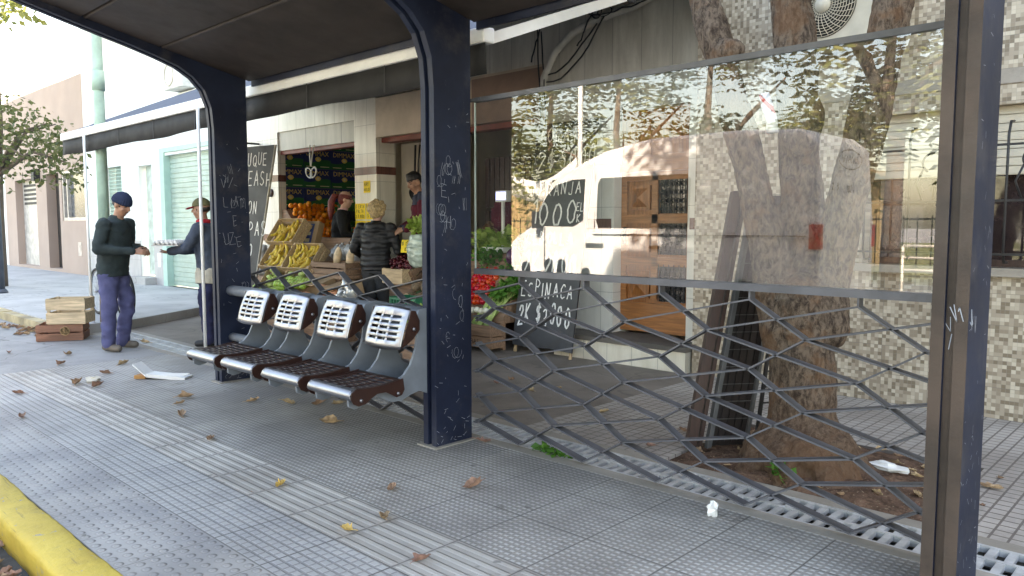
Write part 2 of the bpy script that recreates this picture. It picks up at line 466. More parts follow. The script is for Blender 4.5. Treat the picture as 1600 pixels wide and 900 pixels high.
def mat_emit(name, col, s):
    t = NT(name); e = t.n('ShaderNodeEmission'); e.inputs[0].default_value = (*col, 1); e.inputs[1].default_value = s
    t.t.links.new(e.outputs[0], t.out.inputs[0]); return t.mat

# ------------------------------------------------------------------ lettering
_fc = {}
def text_mb(s, size=.1, font_mi=0):
    """flat letters in the local XZ plane (x right, z up), centred"""
    k = s
    if k not in _fc:
        cu = bpy.data.curves.new('t', 'FONT'); cu.body = s; cu.align_x = 'CENTER'; cu.align_y = 'CENTER'; cu.resolution_u = 2
        o = bpy.data.objects.new('t', cu); COL.objects.link(o)
        dg = bpy.context.evaluated_depsgraph_get(); dg.update()
        me = o.evaluated_get(dg).to_mesh()
        _fc[k] = ([v.co.copy() for v in me.vertices], [list(p.vertices) for p in me.polygons])
        o.evaluated_get(dg).to_mesh_clear(); bpy.data.objects.remove(o); bpy.data.curves.remove(cu)
    vs, fs = _fc[k]
    return MB().add([V((v.x*size, 0, v.y*size)) for v in vs], fs, font_mi)
def arc(cx, cy, rx, ry, a0, a1, n=9):
    return [(cx+rx*math.cos(rad(a0+(a1-a0)*i/n)), cy+ry*math.sin(rad(a0+(a1-a0)*i/n))) for i in range(n+1)]
GL = {'T': [[(0,1),(.62,1)],[(.3,1),(.3,0)]], 'O': [arc(.3,.5,.28,.5,90,450,14)], 'M': [[(0,0),(.06,1)]+arc(.19,.8,.13,.2,170,0,5)+[(.32,.1)],[(.32,.6)]+arc(.46,.8,.14,.2,170,0,5)+[(.62,0)]],
 'A': [[(0,0),(.28,1),(.56,0)],[(.1,.36),(.47,.36)]], 'E': [[(.5,1),(0,1),(0,0),(.52,0)],[(0,.52),(.4,.52)]], 'K': [[(0,1),(0,0)],[(.5,1),(.02,.46),(.5,0)]],
 'G': [arc(.3,.5,.28,.5,50,360,11)+[(.34,.46)]], '$': [arc(.3,.7,.2,.2,30,270,6)+arc(.3,.3,.2,.2,90,-150,6),[(.3,1.1),(.3,-.1)]], '0': [arc(.26,.5,.24,.5,90,450,14)],
 '1': [[(.05,.75),(.25,1),(.25,0)]], '2': [arc(.25,.74,.22,.25,170,-30,7)+[(0,0),(.52,.02)]], '3': [arc(.2,.76,.22,.23,150,-90,7)+arc(.2,.27,.25,.26,90,-150,7)],
 '5': [[(.48,1),(.08,1),(.05,.58)]+arc(.22,.3,.25,.3,110,-140,8)], 'L': [[(0,1),(0,0),(.46,0)]], 'I': [[(.1,1),(.1,0)]], 'N': [[(0,0),(.03,1),(.48,0),(.5,1)]],
 'C': [arc(.32,.5,.3,.5,50,310,10)], 'P': [[(0,0),(0,1)]+arc(.15,.75,.3,.25,90,-90,6)+[(0,.5)]], 'S': [arc(.27,.74,.22,.25,40,270,7)+arc(.27,.25,.24,.24,90,-150,7)],
 'D': [[(0,0),(0,1)]+arc(.05,.5,.42,.5,90,-90,8)+[(0,0)]], 'U': [[(0,1),(.02,.3)]+arc(.25,.25,.23,.25,180,360,6)+[(.5,1)]], 'Q': [arc(.3,.5,.28,.5,90,450,14),[(.35,.25),(.62,-.08)]],
 'H': [[(0,1),(0,0)],[(.5,1),(.5,0)],[(0,.5),(.5,.5)]], 'R': [[(0,0),(0,1)]+arc(.15,.76,.28,.24,90,-90,6)+[(.05,.52),(.5,0)]], 'V': [[(0,1),(.26,0),(.52,1)]],
 'B': [[(0,0),(0,1)]+arc(.12,.77,.27,.23,90,-90,5)+arc(.12,.27,.32,.27,90,-90,5)+[(0,0)]], 'J': [[(.4,1),(.4,.25)]+arc(.2,.22,.2,.22,0,-170,6)], 'Z': [[(0,1),(.5,1),(0,0),(.5,0)]], '/': [[(0,0),(.4,1)]], 'Y': [[(0,1),(.25,.5),(.5,1)],[(.25,.5),(.25,0)]], 'X': [[(0,0),(.5,1)],[(0,1),(.5,0)]]}
def chalk(mb, s, org, ux, uz, nrm, h, w, mi=1, jit=.03, adv=.78, seed=1, th=.003):
    r = random.Random(seed); x = 0; org = V(org); ux = V(ux); uz = V(uz)
    for ch in s:
        if ch in GL:
            sh = (r.uniform(-jit, jit), r.uniform(-jit, jit)*1.5); hs = 1+r.uniform(-.1, .1)
            for st in GL[ch]:
                pts = [org + ux*(x+(a+sh[0]+r.uniform(-jit, jit)*.4)*h*.85) + uz*((b*hs+sh[1]+r.uniform(-jit, jit)*.4)*h) for a, b in st]
                mb.ribbon(pts, w*r.uniform(.85, 1.2), nrm, mi, th)
        x += h*adv*(.55 if ch in 'I1 ' else 1)
    return x
# ------------------------------------------------------------------ shared materials
M_studs = mat_studs(); M_grid = mat_gridtile(); M_dome = mat_domes(); M_guide = mat_guide(); M_pav = mat_sidetile()
M_conc = mat_concrete('brown_worn_concrete', (.17,.14,.115), (.26,.22,.185), .55, .3)
M_lip = mat_concrete('drain_lip_concrete', (.27,.24,.2), (.38,.345,.3), .5)
M_apron = mat_concrete('grey_apron_concrete', (.24,.235,.23), (.34,.33,.32), .45, .4)
M_walk = mat_concrete('pale_sidewalk_concrete', (.36,.36,.355), (.48,.475,.465), .3, .3)
M_road = mat_concrete('asphalt', (.045,.045,.047), (.075,.074,.072), .4, .5, .85)
M_soil = mat_soil(); M_mos = mat_mosaic(); M_bark = mat_bark(); M_navy = mat_steelblue()
M_slab = mat_slab('stained_marble_slab', (.66,.64,.58), (.47,.45,.4), .36, 1.5, w=.007, stain=.45, x0=-3.69, z0=2.33)
M_tile = mat_slab('white_ceramic_wall_tile', (.83,.81,.76), (.7,.68,.62), .42, .45, w=.005, rough=.25, stain=.3, x0=-3.69, z0=.22)
M_tilec = mat_slab('white_ceramic_pillar_tile', (.83,.79,.71), (.7,.66,.58), .27, .4, w=.005, rough=.25, stain=.28, x0=-8.97, z0=.0, usey=True)
M_band = mat_slab('maroon_band_tile', (.17,.065,.05), (.1,.035,.03), .14, 1, w=.005, rough=.25, stain=.3, usey=True)
def mat_kerb():
    t = NT('worn_yellow_paint')
    c = t.mix(t.ss(t.noise(4, 6), .3, .7), (.5,.345,.045), (.63,.46,.07))
    c = t.mix(t.m('MULTIPLY', t.ss(t.noise(3, 9, rough=.75), .5, .72), .55), c, (.2,.15,.06))
    ch = t.ss(t.noise(13, 10, rough=.72), .6, .635)
    c = t.mix(t.m('MULTIPLY', ch, .85), c, (.3,.28,.25))
    v = t.comb(t.m('MULTIPLY', t.xyz()[0], 1.2), t.m('MULTIPLY', t.xyz()[1], 20.), t.m('MULTIPLY', t.xyz()[2], 20.))
    c = t.mix(t.m('MULTIPLY', t.ss(t.noise(2.5, 6, v, .7), .58, .7), .5), c, (.05,.045,.04))
    t.bump(t.m('SUBTRACT', t.noise(40, 6), t.m('MULTIPLY', ch, .8)), .4, .01); return t.fin(c, .65)
M_yel = mat_kerb()
M_lat = mat('dark_grey_steel', (.105,.108,.122), .45, .2, .15, 8, dirt=.15)
M_black = mat('matt_black', (.012,.012,.014), .6)
M_under = mat('dark_roof_underside', (.042,.032,.028), .6, 0, .25, 3, dirt=.3)
M_ss = mat('stainless_steel', (.29,.29,.31), .36, 1., .06, 5)
M_brown = mat('brown_enamel', (.04,.017,.013), .35, .1, .15, 6, spec=.4)
M_greyp = mat('grey_enamel', (.16,.18,.205), .42, .0, .12, 6, dirt=.12)
M_grate = mat('galvanised_grate', (.5,.51,.52), .5, .3, .2, 9, dirt=.25)
M_scr = mat('scratched_paint', (.34,.36,.4), .7)
M_rust = mat('brown_weathered_paint', (.055,.036,.026), .55, 0, .35, 4, dirt=.3, bump=.15)
M_chalk = mat('white_chalk_paint', (.86,.86,.84), .8, var=.12, scale=30)
M_board = mat('chalkboard', (.032,.036,.043), .55, 0, .35, 3, dirt=.1)
M_wd = wood('light_crate_wood', (.52,.37,.22), 0); M_wdz = wood('light_crate_wood_upright', (.52,.37,.22), 2)
M_wd2 = wood('weathered_crate_wood', (.27,.16,.1), 0); M_wdark = wood('dark_brown_wood', (.05,.022,.015), 2, .5)
M_white = mat('white_paint', (.78,.78,.76), .45, var=.06, scale=4, dirt=.12)

# ------------------------------------------------------------------ ground
def sheet(name, poly, z, m, thick=0):
    mb = MB()
    if thick: mb.prism(poly, lambda a, b, d: (a, b, d), z-thick, z)
    else: mb.add([(x, y, z) for x, y in poly], [tuple(range(len(poly)))])
    return struct(mb.build(name, m))
def rect(x0, y0, x1, y1): return [(x0,y0),(x1,y0),(x1,y1),(x0,y1)]
sheet('ground', rect(-400,-400,400,400), -.32, M_apron)
sheet('road', rect(-120,-8.2,60,.95), -.15, M_road, .1)
XL, XR = -8.3, 3.2
sheet('pavement_warning_strip', rect(XL,1.06,XR,1.48), 0, M_dome, .1)
sheet('pavement_grooved_strip', rect(XL,1.48,XR,1.84), 0, M_grid, .1)
sheet('pavement_guide_strip', rect(XL,1.84,XR,2.21), 0, M_guide, .1)
sheet('pavement', rect(XL,2.21,XR,3.36), 0, M_studs, .1)
sheet('drain_lip', rect(-11.4,3.36,XR,3.45), .001, M_lip, .1)
sheet('drain_channel', rect(-11.4,3.45,XR,3.75), -.1, M_black)
sheet('drain_edge', rect(-11.4,3.75,XR,3.84), .001, M_lip, .1)
sheet('pavement_apron', [(-60,1.06),(XL,1.06),(XL,3.36),(-10.4,3.36),(-10.5,3.06),(-60,3.06)], -.002, M_apron, .1)
sheet('shop_forecourt', [(-11.9,3.84),(-3.52,3.84),(-3.52,6.6),(-12.6,6.6)], 0, M_conc, .1)
sheet('sidewalk_pavers', [(-3.52,3.84),(-2.42,3.84),(-2.42,4.95),(-1.0,4.95),(-1.0,3.84),(XR+6,3.84),(XR+6,6.6),(-3.52,6.6)], .0, M_pav, .1)
sheet('far_platform', rect(XR,1.06,XR+6,3.84), -.001, M_apron, .1)
# raised sidewalk on the left with its old kerb
mb = MB()
poly = [(-60,3.1),(-10.9,3.1),(-10.65,3.3),(-10.72,3.87),(-11.6,5.2),(-12.3,6.7),(-60,6.7)]
mb.prism(poly, lambda a,b,d: (a,b,d), -.1, .12)
struct(mb.build('raised_sidewalk', M_walk))
mb = MB()
for i in range(30):
    x = -11.0-i*1.1; mb.box((x-1.09, 2.96, -.1), (x, 3.097, .115+rng.uniform(-.012,.012)))
struct(mb.build('old_kerb', mat('old_yellowed_kerb', (.42,.34,.2), .8, var=.3, scale=3, bump=.5, dirt=.5)))
# yellow kerb with worn rounded edge
mb = MB()
n = 420; prof = [(.955,-.16),(.893,-.15),(.890,-.03),(.892,-.012),(.9,-.002),(.92,.005),(1.0,.007),(1.05,.006),(1.058,.003),(1.058,-.1)]
vs = []; 
for i in range(n+1):
    x = -8.5+i*(XR+8.5)/n
    for y, z in prof:
        w = noise.noise(V((x*2.2, y*9, z*9)))*.008+noise.noise(V((x*14, y*30, z*30)))*.0035
        vs.append((x, y+w, z+w*.6))
k = len(prof)
mb.add(vs, [(i*k+j,(i+1)*k+j,(i+1)*k+j+1,i*k+j+1) for i in range(n) for j in range(k-1)], 0, True)
struct(mb.build('yellow_kerb', M_yel))
# soil of the tree pit: low uneven mound
mb = MB(); nx, ny = 44, 30; vs = []
for i in range(nx+1):
    for j in range(ny+1):
        x = -2.42+1.42*i/nx; y = 3.84+1.11*j/ny
        d = math.hypot(x+1.72, y-4.25)
        z = -.03+.09*max(0, 1-d/.95)+.022*noise.noise(V((x*7,y*7,0)))+.012*noise.noise(V((x*23,y*23,3)))
        if i in (0,nx) or j in (0,ny): z = -.02
        vs.append((x,y,z))
mb.add(vs, [(i*(ny+1)+j,(i+1)*(ny+1)+j,(i+1)*(ny+1)+j+1,i*(ny+1)+j+1) for i in range(nx) for j in range(ny)], 0, True)
struct(mb.build('soil', M_soil))

# drain grates: slotted panels half a metre long
def grate_panel():
    mb = MB(); L = .5
    mb.box((0,.0,-.03),(L,.018,.0)); mb.box((0,.282,-.03),(L,.3,.0)); mb.box((0,.138,-.03),(L,.162,.0))
    for i in range(7):
        x = i*L/7
        mb.box((x+.004,.018,-.025),(x+.036,.138,-.002)); mb.box((x+.024,.162,-.025),(x+.056,.282,-.002))
    return mb
g0 = grate_panel().build('drain_grate', M_grate, fix=False)
tag(g0, 'slotted metal drain grate set in the channel behind the bus shelter', 'drain grate', 'drain grates in a row along the channel')
g0.location = (XR-.5, 3.45, 0); x = XR-1.0
while x > -11.3:
    g = g0.copy(); COL.objects.link(g); g.location = (x, 3.45, rng.uniform(-.002,.002)); x -= .502

# ------------------------------------------------------------------ bus shelter
POSTS = [(-6.55,-6.43), (-3.683,-3.56), (-.81,-.69)]
sh = thing('bus_shelter', 'dark navy bus shelter with curved posts, sloping roof, lattice panels and a glass pane', 'bus shelter', (-3.62,3.2,0))
inner = [(3.06,0),(3.06,2.2),(3.045,2.38),(2.99,2.52),(2.9,2.615),(2.78,2.685),(2.62,2.738),(2.4,2.8),(2.0,2.9),(1.56,3.015),(.92,3.185)]
outer = [(.92,3.25),(3.36,2.70),(3.36,0)]
inner_w = [(3.085,0),(3.085,2.2),(3.07,2.39),(3.01,2.54),(2.91,2.64),(2.79,2.71),(2.63,2.763),(2.4,2.826),(2.0,2.926),(1.56,3.04),(.92,3.21)]
scribbles = {0: [('LIAM',1.52,.1,3.12,.05), ('E7',1.36,.09,3.22,.03), ('UZ',1.18,.12,3.11,.07), ('E',1.19,.1,3.25,.08), ('V/',1.72,.1,3.12,.0)],
             1: [('E',1.56,.09,3.12,.05), ('H',1.36,.09,3.15,.0), ('O',.86,.08,3.25,.0)],
             2: [('VV',1.0,.06,3.1,0)]}
for pi, (xa, xb) in enumerate(POSTS):
    mb = MB()
    mb.prism(inner+outer, lambda a,b,d: (d,a,b), xa, xa+.043); mb.prism(inner+outer, lambda a,b,d: (d,a,b), xb-.043, xb)
    mb.prism(inner_w+[(.92,3.245),(3.35,2.69),(3.35,0)], lambda a,b,d: (d,a,b), xa+.043, xb-.043)
    for q, (s, z, h, y, sl) in enumerate(scribbles[pi]):
        chalk(mb, s, (xb, y, z), (0,1,sl), (0,-sl,1), (1,0,0), h*.9, .0024, 1, .2, .66, q+pi*9, .0015)
    r = random.Random(pi)
    if pi < 2:      # bundles of key scratches and looping scrawls
        for q in range(17 if pi else 6):
            y = r.uniform(3.08,3.3); z = r.choice((r.uniform(1.35,1.9), r.uniform(1.3,1.8), r.uniform(.05,1.1))); dy, dz = r.uniform(-.03,.03), r.uniform(.04,.1); k_ = r.random()
            if k_ < .5:
                for w_ in range(r.randint(2,5)):
                    y0 = y+.012*w_*r.uniform(.6,1.4); mb.ribbon([(xb,y0,z),(xb,y0+dy*.5+r.uniform(-.006,.006),z+dz*.5),(xb,y0+dy,z+dz*r.uniform(.8,1.2))], r.uniform(.0012,.0026), (1,0,0), 1, .0015)
            else:
                a0 = r.uniform(0,6); pp_ = [(xb, min(3.35,y+.02*math.cos(a0+w_*.7)*(1+w_*.03)+.0025*w_), z+.035*math.sin(a0+w_*.7)) for w_ in range(r.randint(6,16))]
                mb.ribbon(pp_, r.uniform(.0012,.002), (1,0,0), 1, .0015)
    for q in range(60):
        y = r.uniform(3.07,3.34); z = r.random()**2*2.1+.02; a = r.uniform(0,PI); L = r.uniform(.008,.035)
        mb.ribbon([(xb,y,z),(xb,y+L*math.cos(a),z+L*math.sin(a))], .002, (1,0,0), 1, .0015)
    if pi == 2:      # scratches on the street face of the near post
        chalk(mb, 'VYV', (xa+.05,3.085,1.0), (1,0,.3), (-.3,0,1), (0,-1,0), .05, .003, 1, .1, .7, 4)
        chalk(mb, 'V1', (xb-.043,3.06,1.03), (.6,0,.4), (-.3,0,1), (0,-1,0), .05, .003, 1, .1, .6, 5)
        chalk(mb, '/J', (xa+.055,3.085,.93), (1,0,.2), (-.2,0,1), (0,-1,0), .05, .003, 1, .1, .6, 6)
    # foot plate and sealing mortar
    mb.box((xa-.03,3.03,-.05),(xb+.03,3.39,.008), 2)
    if pi == 2:      # the street face of this post is weathered brown
        for i_, f in enumerate(mb.f):
            if mb.m[i_] == 0 and all(mb.v[a].y < 3.0851 and mb.v[a].z < 2.25 for a in f): mb.m[i_] = 3
    o = mb.build('post', [M_navy, M_scr, M_lip, M_rust], sh)
    if pi == 2: o['label'] = 'near right-hand post with rusty brown street face'
zr = lambda y: 2.64+.225*(3.4-y)
for a, b in ((POSTS[0][1], POSTS[1][0]), (POSTS[1][1], POSTS[2][0])):
    mb = MB()
    ys = [.95,1.49,2.06,2.63,3.4]
    for y0, y1 in zip(ys, ys[1:]):
        for (u0,u1) in ((a+.004,b-.004),):
            q = [(y0+.009,zr(y0+.009)),(y1-.009,zr(y1-.009)),(y1-.009,zr(y1-.009)+.03),(y0+.009,zr(y0+.009)+.03)]
            mb.prism(q, lambda A,B,d: (d,A,B), u0, u1)
        # folded seam lip along each joint
        q = [(y0+.009,zr(y0)-.002),(y0+.022,zr(y0)-.010),(y0+.03,zr(y0)-.007),(y0+.03,zr(y0)+.005)]
        mb.prism(q, lambda A,B,d: (d,A,B), a+.005, b-.005)
    mb.prism([(.93,zr(.93)+.032),(3.41,zr(3.41)+.032),(3.41,zr(3.41)+.09),(.93,zr(.93)+.09)], lambda A,B,d: (d,A,B), a+.003, b-.003, 1)
    mb.build('roof_panel', [M_under, M_black], sh)
    mb = MB(); mb.box((a+.002,3.411,2.60),(b-.002,3.43,2.72)); mb.build('roof_beam', M_navy, sh)
# lattice of flat bars
def lattice(c0, x0, x1, zlo, zhi, zph, top_verticals, dx=.4975, dz=.334):
    mb = MB(); seg = set()
    def ok(p): return zlo-1e-6 <= p[1] <= zhi+1e-6
    def clip(p, q):
        (xa, za), (xb, zb) = p, q
        if xa > xb: xa, za, xb, zb = xb, zb, xa, za
        if xb <= x0 or xa >= x1: return None
        if xa < x0: za += (zb-za)*(x0-xa)/(xb-xa); xa = x0
        if xb > x1: zb = za+(zb-za)*(x1-xa)/(xb-xa); xb = x1
        return (xa, za), (xb, zb)
    def edge(p, q):
        if not (ok(p) and ok(q)): return
        c = clip(p, q)
        if c: seg.add((tuple(round(v,4) for v in c[0]), tuple(round(v,4) for v in c[1])))
    Rr = lambda k, n: (c0+k*dx+.135, zph+.195+dz*n)
    Ll = lambda k, n: (c0+k*dx-.135, zph+.028+dz*n)
    Md = lambda k, j: (c0+k*dx, zph+.111+dz/2*j)      # mids
    for k in range(-3, 9):
        for n in range(-2, 6):
            edge(Rr(k,n), Md(k,2*n)); edge(Md(k,2*n), Ll(k,n)); edge(Ll(k,n+1), Md(k,2*n+1)); edge(Md(k,2*n+1), Rr(k,n))
            edge(Rr(k,n), Md(k+1,2*n)); edge(Rr(k,n), Md(k+1,2*n+1))
            edge(Md(k,2*n), Ll(k+1,n)); edge(Md(k,2*n-1), Ll(k+1,n))
    for p, q in seg:
        mb.bar((p[0],3.42,p[1]), (q[0],3.42,q[1]), .056, .008, (0,0,1) if abs(q[0]-p[0])>1e-3 else (1,0,0))
    if top_verticals:
        for k in range(0, 8):
            p = Ll(k,3)
            if x0 < p[0] < x1: mb.bar((p[0],3.42,p[1]),(p[0],3.42,1.072), .05, .009, (1,0,0))
    return mb
lattice(-6.02+.0, POSTS[0][1]-.1, POSTS[1][0], -.01, 1.02, -.015, False, dx=.523).build('lattice_panel', M_lat, sh, fix=False)
# short stubs that run onto the side face of the middle post
mb = MB()
for z in (.955,.80,.61,.445,.275,.11): mb.bar((-3.556,3.415,z),(-3.53,3.415,z), .09, .009)
lattice(-3.04, POSTS[1][1]-.0, POSTS[2][0], -.01, 1.035, 0, True).join(mb).build('lattice_panel', M_lat, sh, fix=False)
mb = MB(); mb.box((POSTS[1][1],3.385,1.070),(POSTS[2][0],3.445,1.105)); mb.build('glass_rail', M_lat, sh)
mb = MB(); mb.box((POSTS[1][1],3.39,2.150),(POSTS[2][0],3.425,2.178)); mb.box((-3.61,3.375,2.152),(-3.5,3.389,2.172))
mb.build('glass_rail', M_lat, sh)
g = MB(); g.box((-3.557,3.397,1.106),(POSTS[2][0]-.002,3.405,2.149))
M_glass = mat_glass('shelter_glass', (.955,.965,.955), 1.94, .03)
go = g.build('glass_pane', M_glass, sh)
mb = MB(); mb.box((-3.563,3.396,1.106),(-3.557,3.406,2.149)); mb.build('glass_edge', mat('pale_glass_edge', (.5,.58,.55), .2), go)
mb = MB(); mb.tube([(POSTS[0][1],3.17,.81),(POSTS[1][0],3.17,.81)], .046, 16); mb.build('seat_pipe', M_greyp, sh)
mb = MB(); mb.tube([(POSTS[0][1],3.17,.4),(POSTS[1][0],3.17,.4)], .036, 16); mb.build('seat_pipe', M_greyp, sh)

# ------------------------------------------------------------------ seats (built at x = 0)
def holed(xs, ys, fn, holes):
    """sheet over a grid of lines; cells in holes are left open"""
    mb = MB(); nx = len(xs); ny = len(ys)
    mb.add([fn(x, y) for x in xs for y in ys], [(i*ny+j,(i+1)*ny+j,(i+1)*ny+j+1,i*ny+j+1) for i in range(nx-1) for j in range(ny-1) if (i, j) not in holes], 0, True)
    return mb
def seat():
    t = thing('bus_stop_chair', 'x', 'chair', (0,3.17,0), 0, 'seats in the bus shelter')
    W = .22
    xs = [-W]+sum([[-.185+.0775*c+.006, -.185+.0775*(c+1)-.006] for c in range(5)], [])[0:0]
    xs = [-W, -.195]; 
    for c in range(4): xs += [-.185+c*.094, -.185+c*.094+.082]
    xs += [.205, W]; xs = sorted(set(xs))
    yy = [0.0, .02, .04]                       # arc length along the pan from the rolled lip
    rows = 7
    for r_ in range(rows): yy += [.105+r_*.043, .105+r_*.043+.022]
    yy += [.42]; yy = sorted(set([0,.02,.04,.06,.08]+yy))
    def pan(x, s):
        k = [(0,2.475,.385),(.02,2.458,.397),(.04,2.452,.417),(.06,2.462,.436),(.08,2.48,.447),(.105,2.503,.4525),(.42,2.83,.462)]
        for (s0,y0,z0),(s1,y1,z1) in zip(k, k[1:]):
            if s <= s1+1e-9:
                f = (s-s0)/(s1-s0); return (x, y0+(y1-y0)*f, z0+(z1-z0)*f - .012*math.sin(PI*min(1,max(0,(s-.1)/.32)))+.0)
    hx = [i for i in range(len(xs)-1) if any(abs(xs[i]-(-.185+c*.094))<1e-6 for c in range(4))]
    hy = [j for j in range(len(yy)-1) if any(abs(yy[j]-(.105+r_*.043))<1e-6 for r_ in range(rows))]
    mb = holed(xs, yy, pan, {(i,j) for i in hx for j in hy})
    for i, f in enumerate(mb.f):                # the rolled lip is bare steel, the top brown
        c = sum((mb.v[a] for a in f), V())/len(f)
        mb.m[i] = 1 if c.y < 2.492 else 0
    o = mb.build('seat_pan', [M_brown, M_ss], t)
    s = o.modifiers.new('thick', 'SOLIDIFY'); s.thickness = .006
    for sx in (-1, 1):                          # brown side flanges with bolts
        mb = MB(); x0 = sx*(W+.001)
        poly = [(2.83,.468),(2.84,.40),(2.82,.37),(2.78,.362),(2.74,.385),(2.70,.405),(2.64,.405),(2.6,.385),(2.56,.36),(2.51,.352),(2.475,.37),(2.458,.4),(2.465,.435),(2.49,.452),(2.6,.447),(2.7,.45)]
        mb.prism(poly, lambda a,b,d: (d,a,b), x0, x0+sx*.007)
        for y in (2.525,2.79): mb.lathe([(.011,0),(.011,.006),(.006,.01)], (x0+sx*.008,y,.385), 10, 1, MX.Rotation(sx*PI/2,4,'Y'))
        mb.build('seat_flange', [M_brown, M_ss], t)
    # backrest: convex steel plate with 3 x 5 slots
    bx = [-.185,-.172]; cols = [(-.135,-.058),(-.038,.039),(.059,.136)]
    for a, b in cols: bx += [a, b]
    bx = sorted(bx+[.172,.185]); bz = [0,.02]; rws = [(.045+.034*i, .045+.034*i+.016) for i in range(5)]
    for a, b in rws: bz += [a, b]
    bz = sorted(bz+[.225,.24])
    def bk(x, z):
        f = z/.235; wv = 1-.06*abs(f-.35); arch = .012*(1-(x/.185)**2)*(1 if f > .9 else (-1 if f < .05 else 0))
        return (x*wv, 2.815+.085*f+.02*(x/.185)**2+.012*(2*f-1)**2, .635+z+arch)
    mb = holed(bx, bz, bk, {(i,j) for i in range(len(bx)-1) for j in range(len(bz)-1) if any(abs(bx[i]-c[0])<1e-6 for c in cols) and any(abs(bz[j]-r_[0])<1e-6 for r_ in rws)})
    o = mb.build('backrest', M_ss, t); s = o.modifiers.new('thick','SOLIDIFY'); s.thickness = .004
    for sx in (-1, 1):
        mb = MB(); x0 = sx*.186
        mb.prism([(2.84,.645),(2.86,.66),(2.925,.865),(2.96,.86),(2.99,.8),(2.99,.74),(2.94,.69),(2.88,.655)], lambda a,b,d: (d,a,b), x0, x0+sx*.006)
        mb.lathe([(.012,0),(.012,.006),(.006,.01)], (x0+sx*.006,2.945,.75), 10, 1, MX.Rotation(sx*PI/2,4,'Y'))
        mb.build('backrest_flange', [M_brown, M_ss], t)
    br = [(2.475,.40),(2.48,.345),(2.52,.325),(2.57,.335),(2.62,.365),(2.68,.372),(2.73,.35),(2.79,.322),(2.86,.32),(2.93,.345),(3.0,.36),(3.06,.335),(3.14,.33),(3.205,.35),(3.215,.41),(3.18,.46),(3.12,.5),(3.085,.58),(3.09,.66),(3.13,.73),(3.2,.765),(3.215,.82),(3.18,.86),(3.1,.875),(3.0,.86),(2.97,.80),(2.985,.72),(2.97,.62),(2.93,.53),(2.88,.475),(2.82,.45),(2.6,.43)]
    for sx in (-1, 1):
        mb = MB(); x0 = sx*.165
        mb.prism(br, lambda a,b,d: (d,a,b), x0-.009, x0+.009)
        o = mb.build('bracket', M_greyp, t); bv = o.modifiers.new('b','BEVEL'); bv.width = .003; bv.segments = 2
    return t
s0 = seat()
SEATL = ['steel and brown bus seat, nearest of the four and beside the middle post', 'steel and brown bus seat, second in the row from the middle post', 'steel and brown bus seat, third in the row from the middle post', 'steel and brown bus seat, farthest of the four and against the left post']
for i, x in enumerate((-3.82,-4.375,-4.95,-5.5)):
    s = s0 if i == 0 else dup(s0)
    s.location = (x, 3.17, 0); s['label'] = SEATL[i]
# ------------------------------------------------------------------ the greengrocer's building
YF = 6.6
def cutwall(mb, x0, x1, z0, z1, holes, ya, yb, mi=0):
    """wall slab in the XZ plane with rectangular openings (xa, xb, za, zb)"""
    xs = sorted({x0, x1, *[h[0] for h in holes], *[h[1] for h in holes]}); zs = sorted({z0, z1, *[h[2] for h in holes], *[h[3] for h in holes]})
    for a, b in zip(xs, xs[1:]):
        run = None
        for c, d in zip(zs, zs[1:]):
            if any(h[0]-1e-6 <= a and b <= h[1]+1e-6 and h[2]-1e-6 <= c and d <= h[3]+1e-6 for h in holes):
                if run: mb.box((a, ya, run[0]), (b, yb, run[1]), mi); run = None
            else: run = (run[0], d) if run else (c, d)
        if run: mb.box((a, ya, run[0]), (b, yb, run[1]), mi)
    return mb
shop = thing('shop_building', 'greengrocer building with white tiled pillars, open shop bays and a carved wooden door', 'building', (-8, YF, 0))
for (a, b, dp) in ((-12.75,-11.62,.14), (-9.45,-8.93,.34)):
    mb = MB(); mb.box((a,YF,0),(b,YF+dp,3.18), 0); p_ = mb.build('pillar', M_tilec, shop)
    for z in (1.12, 2.1): mb = MB(); mb.box((a-.004,YF-.005,z),(b+.005,YF+dp+.004,z+.11), 0); mb.build('pillar_band', M_band, p_)
mb = MB()
cutwall(mb, -5.79, -3.68, -.05, 2.36, [(-4.81,-3.93,-.05,2.36)], YF, YF+.3)
mb.build('wall', M_tile, shop)
mb = MB(); cutwall(mb, -5.79, -3.68, 2.36, 7.0, [(-4.83,-3.92,2.36,2.56)], YF, YF+.3)
mb.box((-12.75,YF+.0,3.18),(-5.792,YF+.3,7.0))
mb.box((-12.75,YF+.3,6.8),(-3.69,YF+9,7.0))
mb.box((-12.75,YF+.3,0),(-12.5,YF+9,6.8)); mb.box((-5.6,YF+.3,0),(-5.35,YF+9,6.8)); mb.box((-12.5,YF+8.8,0),(-3.69,YF+9,6.8))
mb.build('wall', M_slab, shop)
for a, b in ((-5.79,-4.84),(-3.90,-3.69)): mb = MB(); mb.box((a,YF-.014,1.34),(b,YF-.0,1.45)); mb.build('pillar_band', M_band, shop)
# lintels / roller shutter boxes over the bays
M_beige = mat('beige_painted_panel', (.5,.4,.3), .55, var=.12, scale=3, dirt=.3)
M_brownp = mat('brown_painted_panel', (.26,.165,.12), .55, var=.15, scale=3, dirt=.3)
M_greypan = mat_slab('frosted_panel', (.5,.47,.41), (.38,.355,.31), .98, 2, w=.03, rough=.35, x0=-11.62, z0=1)
mb = MB(); mb.box((-11.62,YF+.03,2.6),(-9.45,YF+.3,2.9)); mb.build('shutter_box', M_greypan, shop)
mb = MB(); mb.box((-11.62,YF-.0,2.9),(-9.45,YF+.3,3.18)); mb.build('lintel', M_tilec, shop)
mb = MB(); mb.box((-11.62,YF+.06,2.54),(-9.45,YF+.2,2.6)); mb.box((-8.93,YF+.1,2.545),(-5.79,YF+.26,2.61)); mb.build('red_beam', mat('dark_red_paint', (.2,.035,.022), .5, dirt=.3), shop)
